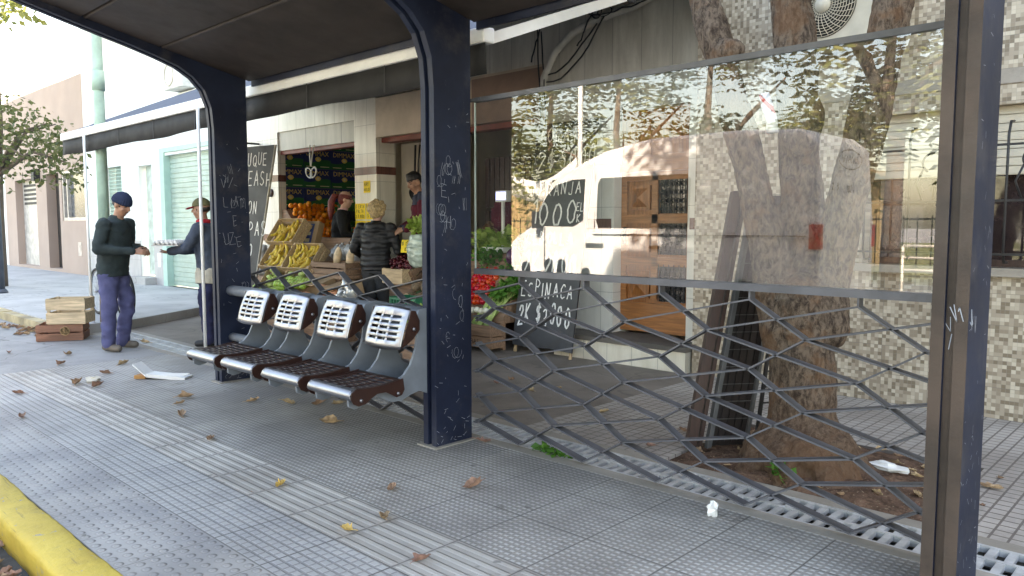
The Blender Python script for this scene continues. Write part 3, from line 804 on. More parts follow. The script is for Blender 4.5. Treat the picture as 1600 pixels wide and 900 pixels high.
mb = MB(); mb.box((-8.93,YF+.0,2.61),(-6.95,YF+.3,3.15)); mb.build('shutter_box', M_beige, shop)
mb = MB(); mb.box((-6.948,YF-.02,2.61),(-5.79,YF+.3,3.15)); mb.build('shutter_box', M_brownp, shop)
mb = MB(); mb.box((-6.948,YF-.02,3.15),(-5.79,YF+.3,3.18)); mb.build('lintel', M_beige, shop)
# interior shell: floor, back walls, ceiling
M_int = mat('interior_plaster', (.62,.56,.47), .8, var=.15, scale=2, dirt=.3)
mb = MB(); mb.box((-12.5,YF-.0,-.04),(-5.6,YF+3.2,.12)); mb.build('shop_floor', mat('shop_floor_tile', (.2,.15,.12), .5, dirt=.4), shop)
mb = MB(); mb.box((-12.5,YF+3.0,.12),(-5.6,YF+3.2,3.3)); mb.box((-12.5,YF+.3,3.2),(-5.6,YF+3.0,3.3)); mb.box((-9.35,YF+.34,.12),(-9.1,YF+3.0,3.2))
mb.build('interior_wall', M_int, shop)
# grey metal side door standing open in the right bay
M_gd = mat('grey_door_paint', (.36,.335,.28), .5, var=.12, scale=3, dirt=.25)
mb = MB(); mb.box((-8.90,YF+.42,.12),(-7.95,YF+.47,2.54))
for z0, z1 in ((.25,1.1),(1.5,2.4)):
    for a, b in ((-8.83,-8.5),(-8.38,-8.02)): mb.box((a,YF+.408,z0),(b,YF+.42,z1))
mb.box((-8.86,YF+.40,1.2),(-7.98,YF+.42,1.26)); mb.box((-8.8,YF+.395,1.36),(-8.45,YF+.42,1.4))
o = mb.build('metal_door', M_gd, shop); o['label'] = 'grey panelled metal door inside the right bay'
mb = MB(); mb.box((-8.62,YF+.385,1.0),(-8.47,YF+.408,1.22)); mb.build('socket_plate', M_white, shop)
# cables hanging on that door
mb = MB()
mb.tube([(-8.5,YF+.36,2.5),(-8.49,YF+.34,2.2),(-8.51,YF+.35,1.9)], .016, 6); mb.tube([(-8.4,YF+.36,2.5),(-8.42,YF+.34,2.2),(-8.44,YF+.35,1.9)], .012, 6)
for q in range(4): mb.torus((-8.46,YF+.35,1.78), .1+.012*q, .011, MX.Rotation(PI/2,4,'X')@MX.Rotation(.2*q,4,'X'))
mb.tube([(-8.42,YF+.35,1.7),(-8.35,YF+.33,1.3),(-8.4,YF+.34,.8),(-8.46,YF+.34,.3)], .016, 6)
mb.build('hanging_cable', M_black, shop)
# rope knot over the left bay
mb = MB()
mb.tube([(-10.62,YF-.01,2.62),(-10.6,YF-.03,2.45),(-10.58,YF-.03,2.3)], .012, 6); mb.tube([(-10.5,YF-.01,2.62),(-10.53,YF-.03,2.45),(-10.57,YF-.03,2.3)], .012, 6)
for a in (-.5,.5): mb.torus((-10.57+.13*a,YF-.03,2.22-.05*abs(a)), .062, .011, MX.Rotation(PI/2,4,'X')@MX.Rotation(a*1.4,4,'Z')@MX.Scale(1.5,4,(1,0,0)))
mb.build('rope', mat('white_rope', (.7,.68,.62), .8), shop)
# carved wooden door at the top of a tiled step
M_dr = wood('varnished_door_wood', (.36,.135,.042), 2, .35); M_drh = wood('varnished_door_rail', (.40,.155,.05), 0, .35)
dr = MB(); 
dr.box((-4.81,YF+.16,.27),(-3.93,YF+.21,1.93), 0)
dr.box((-4.815,YF+.10,1.93),(-3.925,YF+.25,2.02), 1); dr.box((-4.815,YF+.14,2.02),(-3.925,YF+.22,2.56), 1)
fr = lambda a,b,c,d: dr.box((a,YF+.135,c),(b,YF+.162,d), 1)
fr(-4.81,-4.74,.27,1.93); fr(-4.0,-3.93,.27,1.93); fr(-4.43,-4.36,.62,1.93)
for z in (.27,.96,1.4,1.84): fr(-4.74,-4.0,z,z+(.3 if z < .3 else .09))
for (za, zb) in ((.57,.96),(1.05,1.4),(1.49,1.84)):
    a, b = -4.70,-4.45     # raised pyramid panel
    dr.box((a,YF+.128,za+.05),(b,YF+.16,zb-.05), 0)
    dr.add([(a+.03,YF+.128,za+.08),(b-.03,YF+.128,za+.08),(b-.03,YF+.128,zb-.08),(a+.03,YF+.128,zb-.08),((a+b)/2,YF+.09,(za+zb)/2)], [(0,1,4),(1,2,4),(2,3,4),(3,0,4)], 0)
for x in (-4.6,-4.15,): dr.box((x-.16,YF+.125,2.1),(x+.16,YF+.14,2.46), 0)
door = dr.build('front_door', [M_dr, M_drh], shop)
mb = MB()
for (za, zb) in ((.6,.98),(1.08,1.4),(1.5,1.84)):
    a, b = -4.33,-4.03
    mb.box((a,YF+.14,za),(b,YF+.158,zb), 1)
    nx = 5
    for i in range(nx+1):
        x = a+(b-a)*i/nx; mb.box((x-.004,YF+.118,za),(x+.004,YF+.126,zb), 0)
    for i in range(5):
        for j in range(4):
            mb.torus((a+(b-a)*(i+.5)/5, YF+.122, za+(zb-za)*(j+.5)/4), .022, .0035, MX.Rotation(PI/2,4,'X'), 10, 5)
mb.build('grille', [M_black, mat('dark_window_glass', (.02,.022,.025), .12, spec=.8)], door)
mb = MB(); mb.box((-4.765,YF+.09,1.18),(-4.74,YF+.135,1.36)); mb.tube([(-4.752,YF+.08,1.2),(-4.752,YF+.05,1.27),(-4.752,YF+.08,1.34)], .008, 6)
mb.build('handle', M_black, door)
mb = MB(); mb.box((-5.3,YF-.38,-.05),(-3.7,YF-.001,.2)); mb.build('step', mat_slab('step_tile', (.74,.7,.6), (.6,.55,.45), .3, .3, w=.006, rough=.3, stain=.35, x0=-5.3), shop)
mb = MB(); mb.box((-5.3,YF-.40,.2),(-3.69,YF+.14,.245)); mb.build('door_sill', mat_concrete('dark_stone_sill', (.09,.08,.07), (.16,.14,.12), .4), shop)
# conduit and loose cables on the upper facade
mb = MB()
cp = [(-5.74,6.52,2.2),(-5.74,6.52,2.75),(-5.70,6.5,3.0),(-5.55,6.5,3.25),(-5.3,6.5,3.42),(-5.0,6.5,3.5),(-4.5,6.5,3.55),(-4.0,6.5,3.7),(-3.7,6.5,3.85)]
mb.tube(cp, .042, 10); mb.build('conduit', mat('grey_plastic_conduit', (.5,.49,.45), .5, dirt=.3), shop)
mb = MB(); r = random.Random(5)
def cable(a, b, sag, rr=.009, n=8):
    a = V(a); b = V(b)
    mb.tube([a.lerp(b, i/n)+V((0,r.uniform(-.01,.01),-sag*math.sin(PI*i/n)+r.uniform(-.012,.012))) for i in range(n+1)], rr, 5)
cable((-5.0,6.44,3.56),(-3.6,6.44,3.95),.06); cable((-5.05,6.46,3.55),(-4.2,6.46,3.58),.03); cable((-5.72,6.5,3.0),(-4.95,6.46,3.45),.1)
cable((-5.66,6.5,2.95),(-4.85,6.46,3.5),.16); cable((-5.7,6.47,2.2),(-5.78,6.47,3.6),.0); cable((-5.62,6.47,2.2),(-5.72,6.47,3.5),.0); cable((-5.2,6.46,3.25),(-5.02,6.46,3.55),.0); cable((-5.9,6.5,3.2),(-5.74,6.5,3.6),.0)
mb.torus((-4.95,6.46,3.56), .06, .008, MX.Rotation(PI/2,4,'X')); mb.torus((-4.85,6.46,3.55), .09, .008, MX.Rotation(PI/2,4,'X')@MX.Scale(.5,4,(0,1,0)))
mb.build('loose_cable', M_black, shop)

# ------------------------------------------------------------------ mosaic-fronted house on the right
YM = 6.3
mo = thing('mosaic_house', 'house front covered in small brown and cream mosaic tiles with a barred shuttered window', 'building', (-1, YM, 0))
mb = MB(); cutwall(mb, -3.678, 13, -.12, 8.6, [(-2.18,.35,1.08,2.22)], YM, YM+.3)
mb.box((-3.678,YM+.3,8.4),(13,YM+9,8.6)); mb.box((-3.678,YM+.3,-.1),(-3.4,YM+9,8.4)); mb.box((12.7,YM+.3,-.1),(13,YM+9,8.4)); mb.box((-3.4,YM+8.8,-.1),(12.7,YM+9,8.4))
mb.build('wall', M_mos, mo)
mb = MB()
for z in (2.36,): mb.box((-3.0,YM-.012,z),(13,YM-.0005,z+.1))
mb.box((-2.3,YM-.05,1.02),(.45,YM+.1,1.08))
mb.build('ledge', mat_concrete('ledge_cement', (.3,.26,.22), (.4,.36,.31), .4), mo)
# roller shutter half down
mb = MB(); z = 2.22
while z > 1.76:
    mb.box((-2.18,YM+.085,z-.058),(.35,YM+.10,z-.004)); mb.box((-2.18,YM+.092,z-.064),(.35,YM+.098,z)); z -= .06
mb.build('roller_shutter', mat('cream_shutter', (.56,.5,.4), .5, var=.1, scale=4, dirt=.25), mo)
win = MB(); win.box((-2.18,YM+.17,1.08),(.35,YM+.18,1.75)); wo = win.build('window', mat('dark_reflective_window', (.03,.02,.02), .06, spec=.9), mo)
mb = MB()
for x in (-2.15,-1.45,-.75,-.05,.3): mb.box((x-.025,YM+.14,1.08),(x+.025,YM+.17,1.75))
mb.box((-2.18,YM+.14,1.08),(.35,YM+.168,1.13)); mb.build('frame', M_wdark, wo)
M_iron = mat('dark_iron', (.03,.028,.028), .5, .4)
mb = MB()
for i in range(9):
    x = -2.13+i*.31
    mb.tube([(x,YM+.0,2.1),(x,YM-.09,2.09),(x,YM-.14,2.0),(x,YM-.14,1.2),(x,YM-.1,1.12),(x,YM+.0,1.12)], .009, 6)
for z in (1.93,1.18,1.55): mb.bar((-2.2,YM-.14,z),(.45,YM-.14,z), .008, .016)
for i in range(4):
    x = -1.97+i*.62
    mb.torus((x+.31,YM-.14,1.83), .07, .008, MX.Rotation(PI/2,4,'X'), 18, 6, 0, -.6, 4.2)
    mb.tube([(x+.25,YM-.14,1.8),(x+.2,YM-.14,1.68),(x+.24,YM-.14,1.56)], .008, 5)
mb.build('window_bars', M_iron, mo)
# air conditioner outdoor unit high on that wall
ac = thing('air_conditioner', 'white air conditioner outdoor unit with a round fan grille behind the tree trunk', 'air conditioner', (-2.3,YM,2.8))
M_acw = mat('aged_white_plastic', (.5,.45,.36), .5, var=.06, dirt=.15)
mb = MB(); mb.box((-2.72,YM-.32,2.74),(-1.92,YM-.02,3.34)); o = mb.build('casing', M_acw, ac); b = o.modifiers.new('b','BEVEL'); b.width = .02; b.segments = 3
mb = MB(); mb.lathe([(.001,0),(.245,0)], (-2.42,YM-.3225,3.05), 32, 1, MX.Rotation(PI/2,4,'X'))
for q in range(11): mb.torus((-2.42,YM-.335,3.05), .03+.021*q, .003, MX.Rotation(PI/2,4,'X'), 36, 5)
for q in range(30):
    a = 2*PI*q/30
    mb.tube([(-2.42+rr_*math.cos(a+rr_*2.2),YM-.338,3.05+rr_*math.sin(a+rr_*2.2)) for rr_ in (.05,.11,.17,.24)], .0032, 4)
mb.lathe([(.001,.0),(.06,.0),(.06,.012),(.001,.016)], (-2.42,YM-.335,3.05), 20, 0, MX.Rotation(PI/2,4,'X'))
mb.build('fan_grille', [M_acw, M_black], ac)
mb = MB()
for x in (-2.6,-2.05): mb = MB(); mb.bar((x,YM-.36,2.72),(x,YM,2.72), .03, .03); mb.bar((x,YM-.02,2.72),(x,YM-.02,2.42), .03, .02); mb.build('bracket', M_white, ac)

# ------------------------------------------------------------------ awning over the forecourt
aw = thing('shop_awning', 'long shop awning with white front bar, black valance and dark sloping cover', 'awning', (-7.7,3.5,2.5))
XA0, XA1 = -11.85, -3.53
mb = MB(); mb.box((XA0,3.45,2.53),(XA1,3.55,2.63)); o = mb.build('front_bar', M_white, aw); b = o.modifiers.new('b','BEVEL'); b.width = .012; b.segments = 2
mb = MB(); n = 60; vs = []
for i in range(n+1):
    x = XA0+.01+(XA1-XA0-.02)*i/n
    for j, z in enumerate((2.535,2.44,2.33)):
        vs.append((x, 3.475+.006*j*math.sin(x*5)+.004*math.sin(x*11), z+.004*math.sin(x*3.1)*j))
mb.add(vs, [(i*3+j,(i+1)*3+j,(i+1)*3+j+1,i*3+j+1) for i in range(n) for j in range(2)], 0, True)
M_val = mat('black_awning_cloth', (.011,.0105,.011), .8, var=.2, scale=3)
for i in range(1,8):
    x = XA0+(XA1-XA0)*i/8; mb.add([(x-.004,3.466,2.535),(x+.004,3.466,2.535),(x+.004,3.462,2.335),(x-.004,3.462,2.335)], [(0,1,2,3)], 1)
o = mb.build('valance', [M_val, mat('awning_seam', (.05,.048,.05), .8)], aw); s = o.modifiers.new('t','SOLIDIFY'); s.thickness = .004
mb = MB()
mb.add([(XA0+.02,3.51,2.64),(XA1-.02,3.51,2.64),(XA1-.02,YF-.02,4.02),(XA0+.02,YF-.02,4.02)], [(0,1,2,3)])
o = mb.build('cover', mat('navy_awning_cloth', (.035,.05,.085), .75, var=.15, scale=2), aw); s = o.modifiers.new('t','SOLIDIFY'); s.thickness = .004
M_arm = mat('white_awning_arm', (.74,.70,.63), .4, var=.05, dirt=.12)
for xx in (-3.62, -7.7, -11.7):
    mb = MB(); mb.bar((xx,3.56,2.575),(xx,5.1,3.17), .06, .07); mb.bar((xx,5.13,3.18),(xx,YF-.03,3.78), .06, .085)
    mb.box((xx-.045,5.07,3.12),(xx+.045,5.16,3.24), 1)
    mb.build('arm', [M_arm, M_black], aw)
mb = MB(); mb.tube([(-11.8,YF-.06,3.98),(-3.55,YF-.06,3.98)], .05, 10); mb.build('roller', M_white, aw)
for xx, z0, lab in ((-7.52,0,'thin white prop pole behind the left shelter post'), (-10.8,.12,'thin white prop pole beside the man in the beanie')):
    mb = MB(); mb.tube([(xx,3.42,z0),(xx,3.42,2.54)], .017, 8); mb.lathe([(.04,z0),(.04,z0+.012),(.018,z0+.03)], (xx,3.42,0), 12)
    o = mb.build('prop_pole', M_white, aw); o['label'] = lab
# floodlight hung under the awning
fl = thing('floodlight', 'small black floodlight hanging above the white awning arm', 'lamp', (-4.2,5.3,3.4))
mb = MB(); m_ = MX.Translation((-4.05,5.5,3.47))@MX.Rotation(rad(25),4,'X')
mb.cbox((0,0,0),(.24,.05,.14),0,m_); mb.cbox((0,-.027,0),(.21,.004,.11),1,m_); mb.build('lamp_head', [M_black, mat('lamp_glass', (.8,.8,.8), .2)], fl)
mb = MB(); mb.tube([(-4.17,5.5,3.47),(-4.17,5.52,3.62),(-3.93,5.52,3.62),(-3.93,5.5,3.47)], .008, 5); mb.build('bracket', M_black, fl)

# ------------------------------------------------------------------ houses further along, left
M_mint = mat('pale_mint_plaster', (.80,.84,.81), .8, var=.05, scale=1.2, dirt=.12); M_mintg = mat('mint_trim', (.42,.62,.54), .6, var=.06)
YL = 6.6
mi_ = thing('mint_house', 'pale mint two storey house with a green roller shutter', 'building', (-17,YL,.12))
H_ = [(-17.5,-16.8,.12,2.66),(-16.2,-13.9,.12,2.8),(-19.45,-18.5,1.05,2.72)]
mb = MB(); cutwall(mb, -20.85, -12.76, .0, 7.2, H_, YL, YL+.3)
mb.box((-20.85,YL+.3,7.0),(-12.76,YL+9,7.2)); mb.box((-20.85,YL+.3,0),(-20.6,YL+9,7)); mb.box((-13,YL+.3,0),(-12.76,YL+9,7)); mb.build('wall', M_mint, mi_)
mb = MB(); mb.box((-20.0,YL-.12,3.78),(-12.76,YL-.001,3.92)); mb.build('ledge', M_mint, mi_)
M_dado = mat_slab('pale_stone_dado', (.5,.5,.5), (.4,.4,.41), .5, .5, rough=.4, stain=.3)
for a, b in ((-20.83,-19.5),(-18.45,-17.52),(-16.78,-16.32)): mb = MB(); mb.box((a,YL-.012,.1),(b,YL-.001,1.05)); mb.build('dado', M_dado, mi_)
mb = MB(); z = .14
while z < 2.78: mb.box((-16.1,YL+.10,z),(-13.9,YL+.125,z+.085)); mb.box((-16.1,YL+.115,z+.085),(-13.9,YL+.13,z+.1)); z += .1
mb.build('roller_shutter', mat('mint_metal_shutter', (.40,.52,.46), .45, .1, .08, 4, dirt=.15), mi_)
mb = MB(); mb.box((-16.3,YL-.03,.12),(-16.1,YL+.15,2.86)); mb.box((-16.3,YL-.03,2.86),(-13.9,YL+.15,2.95)); mb.build('shutter_frame', M_mintg, mi_)
mb = MB(); mb.box((-17.45,YL+.14,.3),(-16.85,YL+.18,2.66)); mb.box((-17.38,YL+.132,.5),(-16.92,YL+.142,1.3)); mb.box((-17.38,YL+.132,1.45),(-16.92,YL+.142,2.5)); mb.build('door', mat('pale_green_door', (.5,.6,.54), .5), mi_)
mb = MB(); mb.box((-17.6,YL-.25,.1),(-16.7,YL+.13,.27)); mb.build('step', M_walk, mi_)
mb = MB(); mb.box((-19.4,YL+.2,1.05),(-18.5,YL+.22,2.72), 1)
for i in range(12): mb.box((-19.42+i*.08,YL+.06,1.05),(-19.405+i*.08,YL+.075,2.72))
for i in range(20): mb.box((-19.42,YL+.05,1.07+i*.083),(-18.5,YL+.06,1.085+i*.083))
mb.build('window_grille', [M_mintg, mat('dim_glass', (.12,.14,.14), .2)], mi_)
mb = MB(); mb.box((-16.6,YL-.02,.5),(-16.42,YL-.013,.8)); mb.build('meter_box', M_white, mi_)
ac2 = thing('air_conditioner', 'pale air conditioner unit on the upper mint wall, left of the shelter post', 'air conditioner', (-14.8,YL,3.9))
mb = MB(); mb.box((-15.2,YL-.34,3.95),(-14.4,YL-.02,4.5)); o = mb.build('casing', mat('pale_grey_casing', (.55,.56,.54), .5), ac2); b = o.modifiers.new('b','BEVEL'); b.width = .02; b.segments = 2
mb = MB(); mb.torus((-14.95,YL-.345,4.22), .2, .01, MX.Rotation(PI/2,4,'X')); mb.build('fan_ring', M_acw, ac2)
be = thing('beige_house', 'single storey beige pink house with a metal gate, dark doorway and framed window', 'building', (-24,YL,.12))
M_bei = mat('beige_pink_plaster', (.42,.315,.26), .8, var=.06, scale=.8, dirt=.1)
mb = MB(); cutwall(mb, -28.2, -20.855, 0, 5.1, [(-27.1,-25.0,.2,2.72),(-24.05,-22.95,.2,2.78),(-22.75,-20.95,1.5,2.8)], YL, YL+.3)
mb.box((-28.2,YL+.3,4.9),(-20.855,YL+9,5.1)); mb.build('wall', M_bei, be)
mb = MB(); mb.box((-28.2,YL-.05,3.3),(-20.86,YL-.001,3.38)); mb.build('ledge', M_bei, be)
mb = MB(); mb.box((-27.1,YL+.2,.2),(-25.0,YL+.23,2.72)); 
for i in range(5): mb.box((-26.9,YL+.18,2.0+i*.13),(-25.3,YL+.2,2.07+i*.13), 1)
mb.build('metal_gate', [mat('silver_grey_gate', (.5,.48,.45), .4, .2), M_black], be)
mb = MB(); mb.box((-24.05,YL+.24,.2),(-22.95,YL+.27,2.78)); mb.build('doorway', mat('dark_door', (.03,.026,.024), .5), be)
w = MB(); w.box((-22.75,YL+.1,1.5),(-20.95,YL+.12,2.8)); wo = w.build('window', mat('grey_blind_glass', (.09,.1,.115), .15, spec=.8), be)
mb = MB()
for a, b, c, d in ((-22.75,-22.66,1.5,2.8),(-21.04,-20.95,1.5,2.8),(-22.66,-21.04,1.5,1.58),(-22.66,-21.04,2.72,2.8),(-22.4,-22.34,1.58,2.72)): mb.box((a,YL+.02,c),(b,YL+.1,d))
mb.build('frame', mat('aluminium_frame', (.5,.46,.42), .4, .3), wo)
mb = MB(); mb.box((-24.8,YL-.16,2.62),(-24.55,YL-.002,2.95)); mb.build('wall_lamp', M_black, be)
mb = MB(); mb.box((-21.6,YL-.01,.6),(-21.35,YL-.001,.95)); mb.build('meter_box', mat('pale_beige_box', (.6,.5,.42), .6), be)
fw = thing('white_house', 'bright white house beyond the beige one at the far left edge', 'building', (-34,YL,0))
mb = MB(); cutwall(mb, -42, -28.21, 0, 6.2, [(-30.5,-29.2,.9,2.4)], YL, YL+.3); mb.box((-42,YL+.3,6),(-28.21,YL+9,6.2)); mb.build('wall', mat('plain_white_plaster', (.75,.74,.72), .8, var=.05), fw)
mb = MB(); mb.box((-30.5,YL+.1,.9),(-29.2,YL+.13,2.4)); mb.build('window', mat('reddish_blind', (.2,.06,.05), .5), fw)

# ------------------------------------------------------------------ poles on the left
up = thing('utility_pole', 'tall pale green utility pole behind the man in the beanie', 'pole', (-10.75,3.55,.12))
mb = MB(); mb.tube([(-10.75,3.6,.66),(-10.75,3.6,3.0),(-10.76,3.6,6.5),(-10.76,3.6,8.5)], [.07,.066,.06,.055], 14); mb.tube([(-10.75,3.6,3.1),(-10.75,3.6,3.35)], .078, 14); mb.build('pole', mat('pale_green_paint', (.36,.52,.43), .5, var=.12, scale=5, dirt=.25), up)
mb = MB(); mb.tube([(-10.75,3.6,.1),(-10.75,3.6,.3),(-10.75,3.6,.66)], [.1,.095,.09], 12); mb.build('pole_base', mat('brown_rusty_base', (.14,.1,.07), .8, dirt=.4), up)
mb = MB(); mb.tube([(-16.75,3.75,.1),(-16.75,3.75,1.5),(-16.78,3.75,3.0)], [.085,.08,.075], 12); mb.lathe([(.13,.12),(.13,.15),(.09,.2)], (-16.75,3.75,0), 14)
tag(mb.build('street_post', mat('dark_blue_grey_paint', (.06,.075,.1), .5)), 'dark blue grey post at the left edge of the photo', 'post')

# ------------------------------------------------------------------ trees
def leafy(mb, c, R, n, size, r, flat=.0, sc=(1,1,1), mi=0, droop=.3):
    c = V(c)
    for _ in range(n):
        u = V((r.gauss(0,1), r.gauss(0,1), r.gauss(0,1))).normalized()*R*(r.random()**.45)
        p = c+V((u.x*sc[0], u.y*sc[1], u.z*sc[2])); L = size*r.uniform(.6,1.35); w = L*.32
        d = V((r.gauss(0,1), r.gauss(0,1), r.gauss(-droop,.6))).normalized(); x, y = ortho(d); k = r.uniform(0,PI); s = x*math.cos(k)+y*math.sin(k)
        nn = d.cross(s)
        mb.add([p, p+d*L*.5+s*w+nn*L*.05, p+d*L, p+d*L*.5-s*w+nn*L*.05], [(0,1,2,3)], mi)
def spray(mb, c, R, n, r, size, sc=(1,1,1), mi=0):       # feathery compound leaves: a rib with leaflets on both sides
    c = V(c)
    for _ in range(n):
        u = V((r.gauss(0,1), r.gauss(0,1), r.gauss(0,1))).normalized()*R*(r.random()**.45)
        p = c+V((u.x*sc[0], u.y*sc[1], u.z*sc[2])); d = V((r.gauss(0,1), r.gauss(0,1), r.gauss(-.5,.4))).normalized()
        L = size*r.uniform(.7,1.3); s = d.cross(V((0,0,1))).normalized()
        for q in range(5):
            o = p+d*L*(q/5)-V((0,0,1))*L*.25*(q/5)**2; l = L*.26*(1.1-q/7)
            for sg in (-1,1):
                e = (d*.5+s*sg).normalized(); f = e.cross(V((0,0,1))).cross(e)
                mb.add([o, o+e*l*.5+d*l*.22, o+e*l, o+e*l*.5-d*l*.22], [(0,1,2,3)], mi)
M_lf1 = mat_leaf('dull_green_leaf', (.06,.08,.028), (.10,.12,.045), (.18,.175,.075)); M_lf2 = mat_leaf('yellow_green_leaf', (.10,.125,.03), (.17,.185,.05), (.26,.25,.08)); M_lf3 = mat_leaf('deep_green_leaf', (.02,.04,.012), (.04,.07,.02), (.08,.1,.03))
# big tree by the near shelter bay
tr = thing('shade_tree', 'thick three limbed tree with flaking bark growing in the pavement pit behind the shelter glass', 'tree', (-1.75,4.25,0))
mb = MB()
bc = V((-1.76,4.27,0))
mb.caps((-1.78,4.28,.0),(-1.81,4.32,.95), .19, .17, 18); mb.caps((-1.76,4.27,-.05),(-1.78,4.27,.25), .25, .18, 18)
for a, L, rr_ in ((.3,.42,.1),(1.3,.4,.1),(2.4,.42,.1),(3.3,.4,.11),(4.1,.44,.12),(4.8,.4,.14),(5.5,.46,.12),(6.0,.42,.1)):
    mb.caps(bc+V((math.cos(a)*.13,math.sin(a)*.13,.2)), bc+V((math.cos(a)*L*.8,math.sin(a)*L*.8,-.04)), .105, rr_*.75, 10)
for a, z, k in ((4.6,.12,.15),(5.2,.2,.13),(4.0,.16,.13),(5.9,.25,.1),(3.4,.12,.12)): mb.ball(bc+V((math.cos(a)*.24,math.sin(a)*.24,z*.7)), k*.75, (1.1,1.1,.9), 10, 7)
L1 = [(-1.90,4.28,.75),(-2.0,4.33,1.12),(-2.13,4.35,1.56),(-2.25,4.35,1.97),(-2.36,4.35,2.36),(-2.42,4.36,2.52),(-2.58,4.38,2.9),(-2.7,4.45,3.6),(-2.8,4.4,4.6),(-3.1,4.3,5.6)]
L2 = [(-1.80,4.36,.8),(-1.84,4.45,1.15),(-1.94,4.5,1.75),(-1.97,4.5,2.3),(-2.02,4.5,2.75),(-2.05,4.55,3.6),(-1.95,4.7,4.8),(-1.7,4.8,6.0)]
L3 = [(-1.70,4.36,.8),(-1.69,4.40,1.05),(-1.63,4.42,1.5),(-1.53,4.42,1.92),(-1.43,4.42,2.48),(-1.28,4.46,3.3),(-1.0,4.4,4.4),(-.5,4.3,5.4)]
R1 = [.14,.115,.095,.098,.1,.105,.085,.085,.065,.045]; R2 = [.17,.135,.118,.128,.115,.105,.08,.06]; R3 = [.14,.105,.11,.11,.098,.095,.08,.05]
for L_, R_ in ((L1,R1),(L2,R2),(L3,R3)):
    for i in range(len(L_)-1): mb.caps(L_[i], L_[i+1], R_[i], R_[i+1], 14)
mb.ball((-2.3,4.3,2.42), .075, (1.3,1,1)); mb.ball((-2.32,4.3,2.34), .06); mb.ball((-1.9,4.42,1.9), .1, (1,1,1.5)); mb.ball((-1.86,4.45,2.0), .09, (1,1,1.6))
def barkd(v, n): return .018*noise.noise(V((v.x*9,v.y*9,v.z*3)))-.014*abs(noise.noise(V((v.x*22,v.y*22,v.z*5))))+.007*noise.noise(V((v.x*55,v.y*55,v.z*22)))
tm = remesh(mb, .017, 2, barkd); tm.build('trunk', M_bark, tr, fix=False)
mb = MB(); r = random.Random(11)
for (c, R_, n_) in (((-3.0,4.0,6.9),1.2,420),((-1.6,4.8,7.6),1.4,520),((-.3,4.2,6.8),1.2,420),((-2.2,3.2,8.2),1.2,360),((-3.6,3.4,7.8),1.0,300),((-.9,3.4,8.3),1.1,320),((-1.8,4.3,9.1),1.2,320),((-2.4,4.0,7.4),1.1,500),((-1.4,3.8,7.5),1.1,500),((-2.0,3.5,6.9),1.0,400)): leafy(mb, c, R_, int(n_*1.5), .2, r)
mb.build('crown', M_lf1, tr, fix=False)
mb = MB(); mb.tube([(-2.04,4.36,1.92),(-2.05,4.36,2.0),(-2.08,4.36,2.08),(-2.1,4.36,2.15)], [.034,.032,.034,.03], 10)
t_ = NT('striped_wrap'); x, y, z = t_.xyz(); st_ = t_.m('FRACT', t_.m('ADD', t_.m('MULTIPLY', z, 5.5), t_.m('MULTIPLY', x, 6.)))
t_.fin(t_.mix(t_.m('LESS_THAN', st_, .16), (.72,.72,.72), (.5,.04,.05)), .6)
tag(mb.build('paper_wrap', t_.mat), 'white paper wrap with a red stripe tied to the middle limb of the tree', 'wrap')
# left street tree: fine drooping foliage
lt = thing('street_tree', 'small leafy street tree reaching in from the left edge above the sidewalk', 'tree', (-18.2,4.3,.12))
mb = MB(); mb.tube([(-18.6,4.2,.1),(-18.55,4.2,1.6),(-18.4,4.2,2.6),(-18.1,4.2,3.4),(-17.6,4.1,4.0)], [.12,.1,.085,.06,.03], 10)
for e in ((-17.0,4.3,2.7),(-16.6,4.6,3.3),(-17.4,5.0,3.4),(-16.3,4.9,2.55),(-17.6,3.6,3.3)): mb.tube([(-18.45,4.2,2.4),(V((-18.4,4.2,2.6))+V(e))/2+V((0,0,.25)),e], [.06,.035,.012], 7)
mb.build('trunk', mat('grey_brown_bark', (.13,.1,.08), .9, bump=.5), lt)
mb = MB(); r = random.Random(3)
for (c, R_, n_) in (((-17.6,4.2,3.3),.75,420),((-16.9,4.5,3.1),.6,320),((-16.5,4.8,2.75),.45,170),((-17.4,4.7,2.55),.5,150),((-18.3,4.0,3.0),.7,220),((-18.0,4.2,2.5),.5,120),((-15.9,4.9,2.5),.3,50),((-16.2,4.9,2.25),.3,60),((-16.1,4.7,3.05),.35,70)): leafy(mb, c, R_, int(n_*.72), .115, r, droop=.5)
mb.build('crown', M_lf1, lt, fix=False)
ft = thing('tall_tree', 'tall autumn tree whose yellowing crown shows in the top left corner', 'tree', (-20.5,4.3,.12))
mb = MB(); mb.tube([(-20.5,4.3,.1),(-20.4,4.3,3.5),(-20.0,4.3,6.0),(-19.5,4.4,8)], [.2,.16,.12,.05], 10); mb.build('trunk', MATS['grey_brown_bark'], ft)
mb = MB()
for (c, R_, n_) in (((-19.6,4.6,6.6),1.0,420),((-18.6,4.8,6.5),.9,380),((-17.8,5.0,6.4),.7,260),((-19.0,4.2,7.4),1.1,300)): leafy(mb, c, R_, n_, .17, r)
mb.build('crown', M_lf2, ft, fix=False)
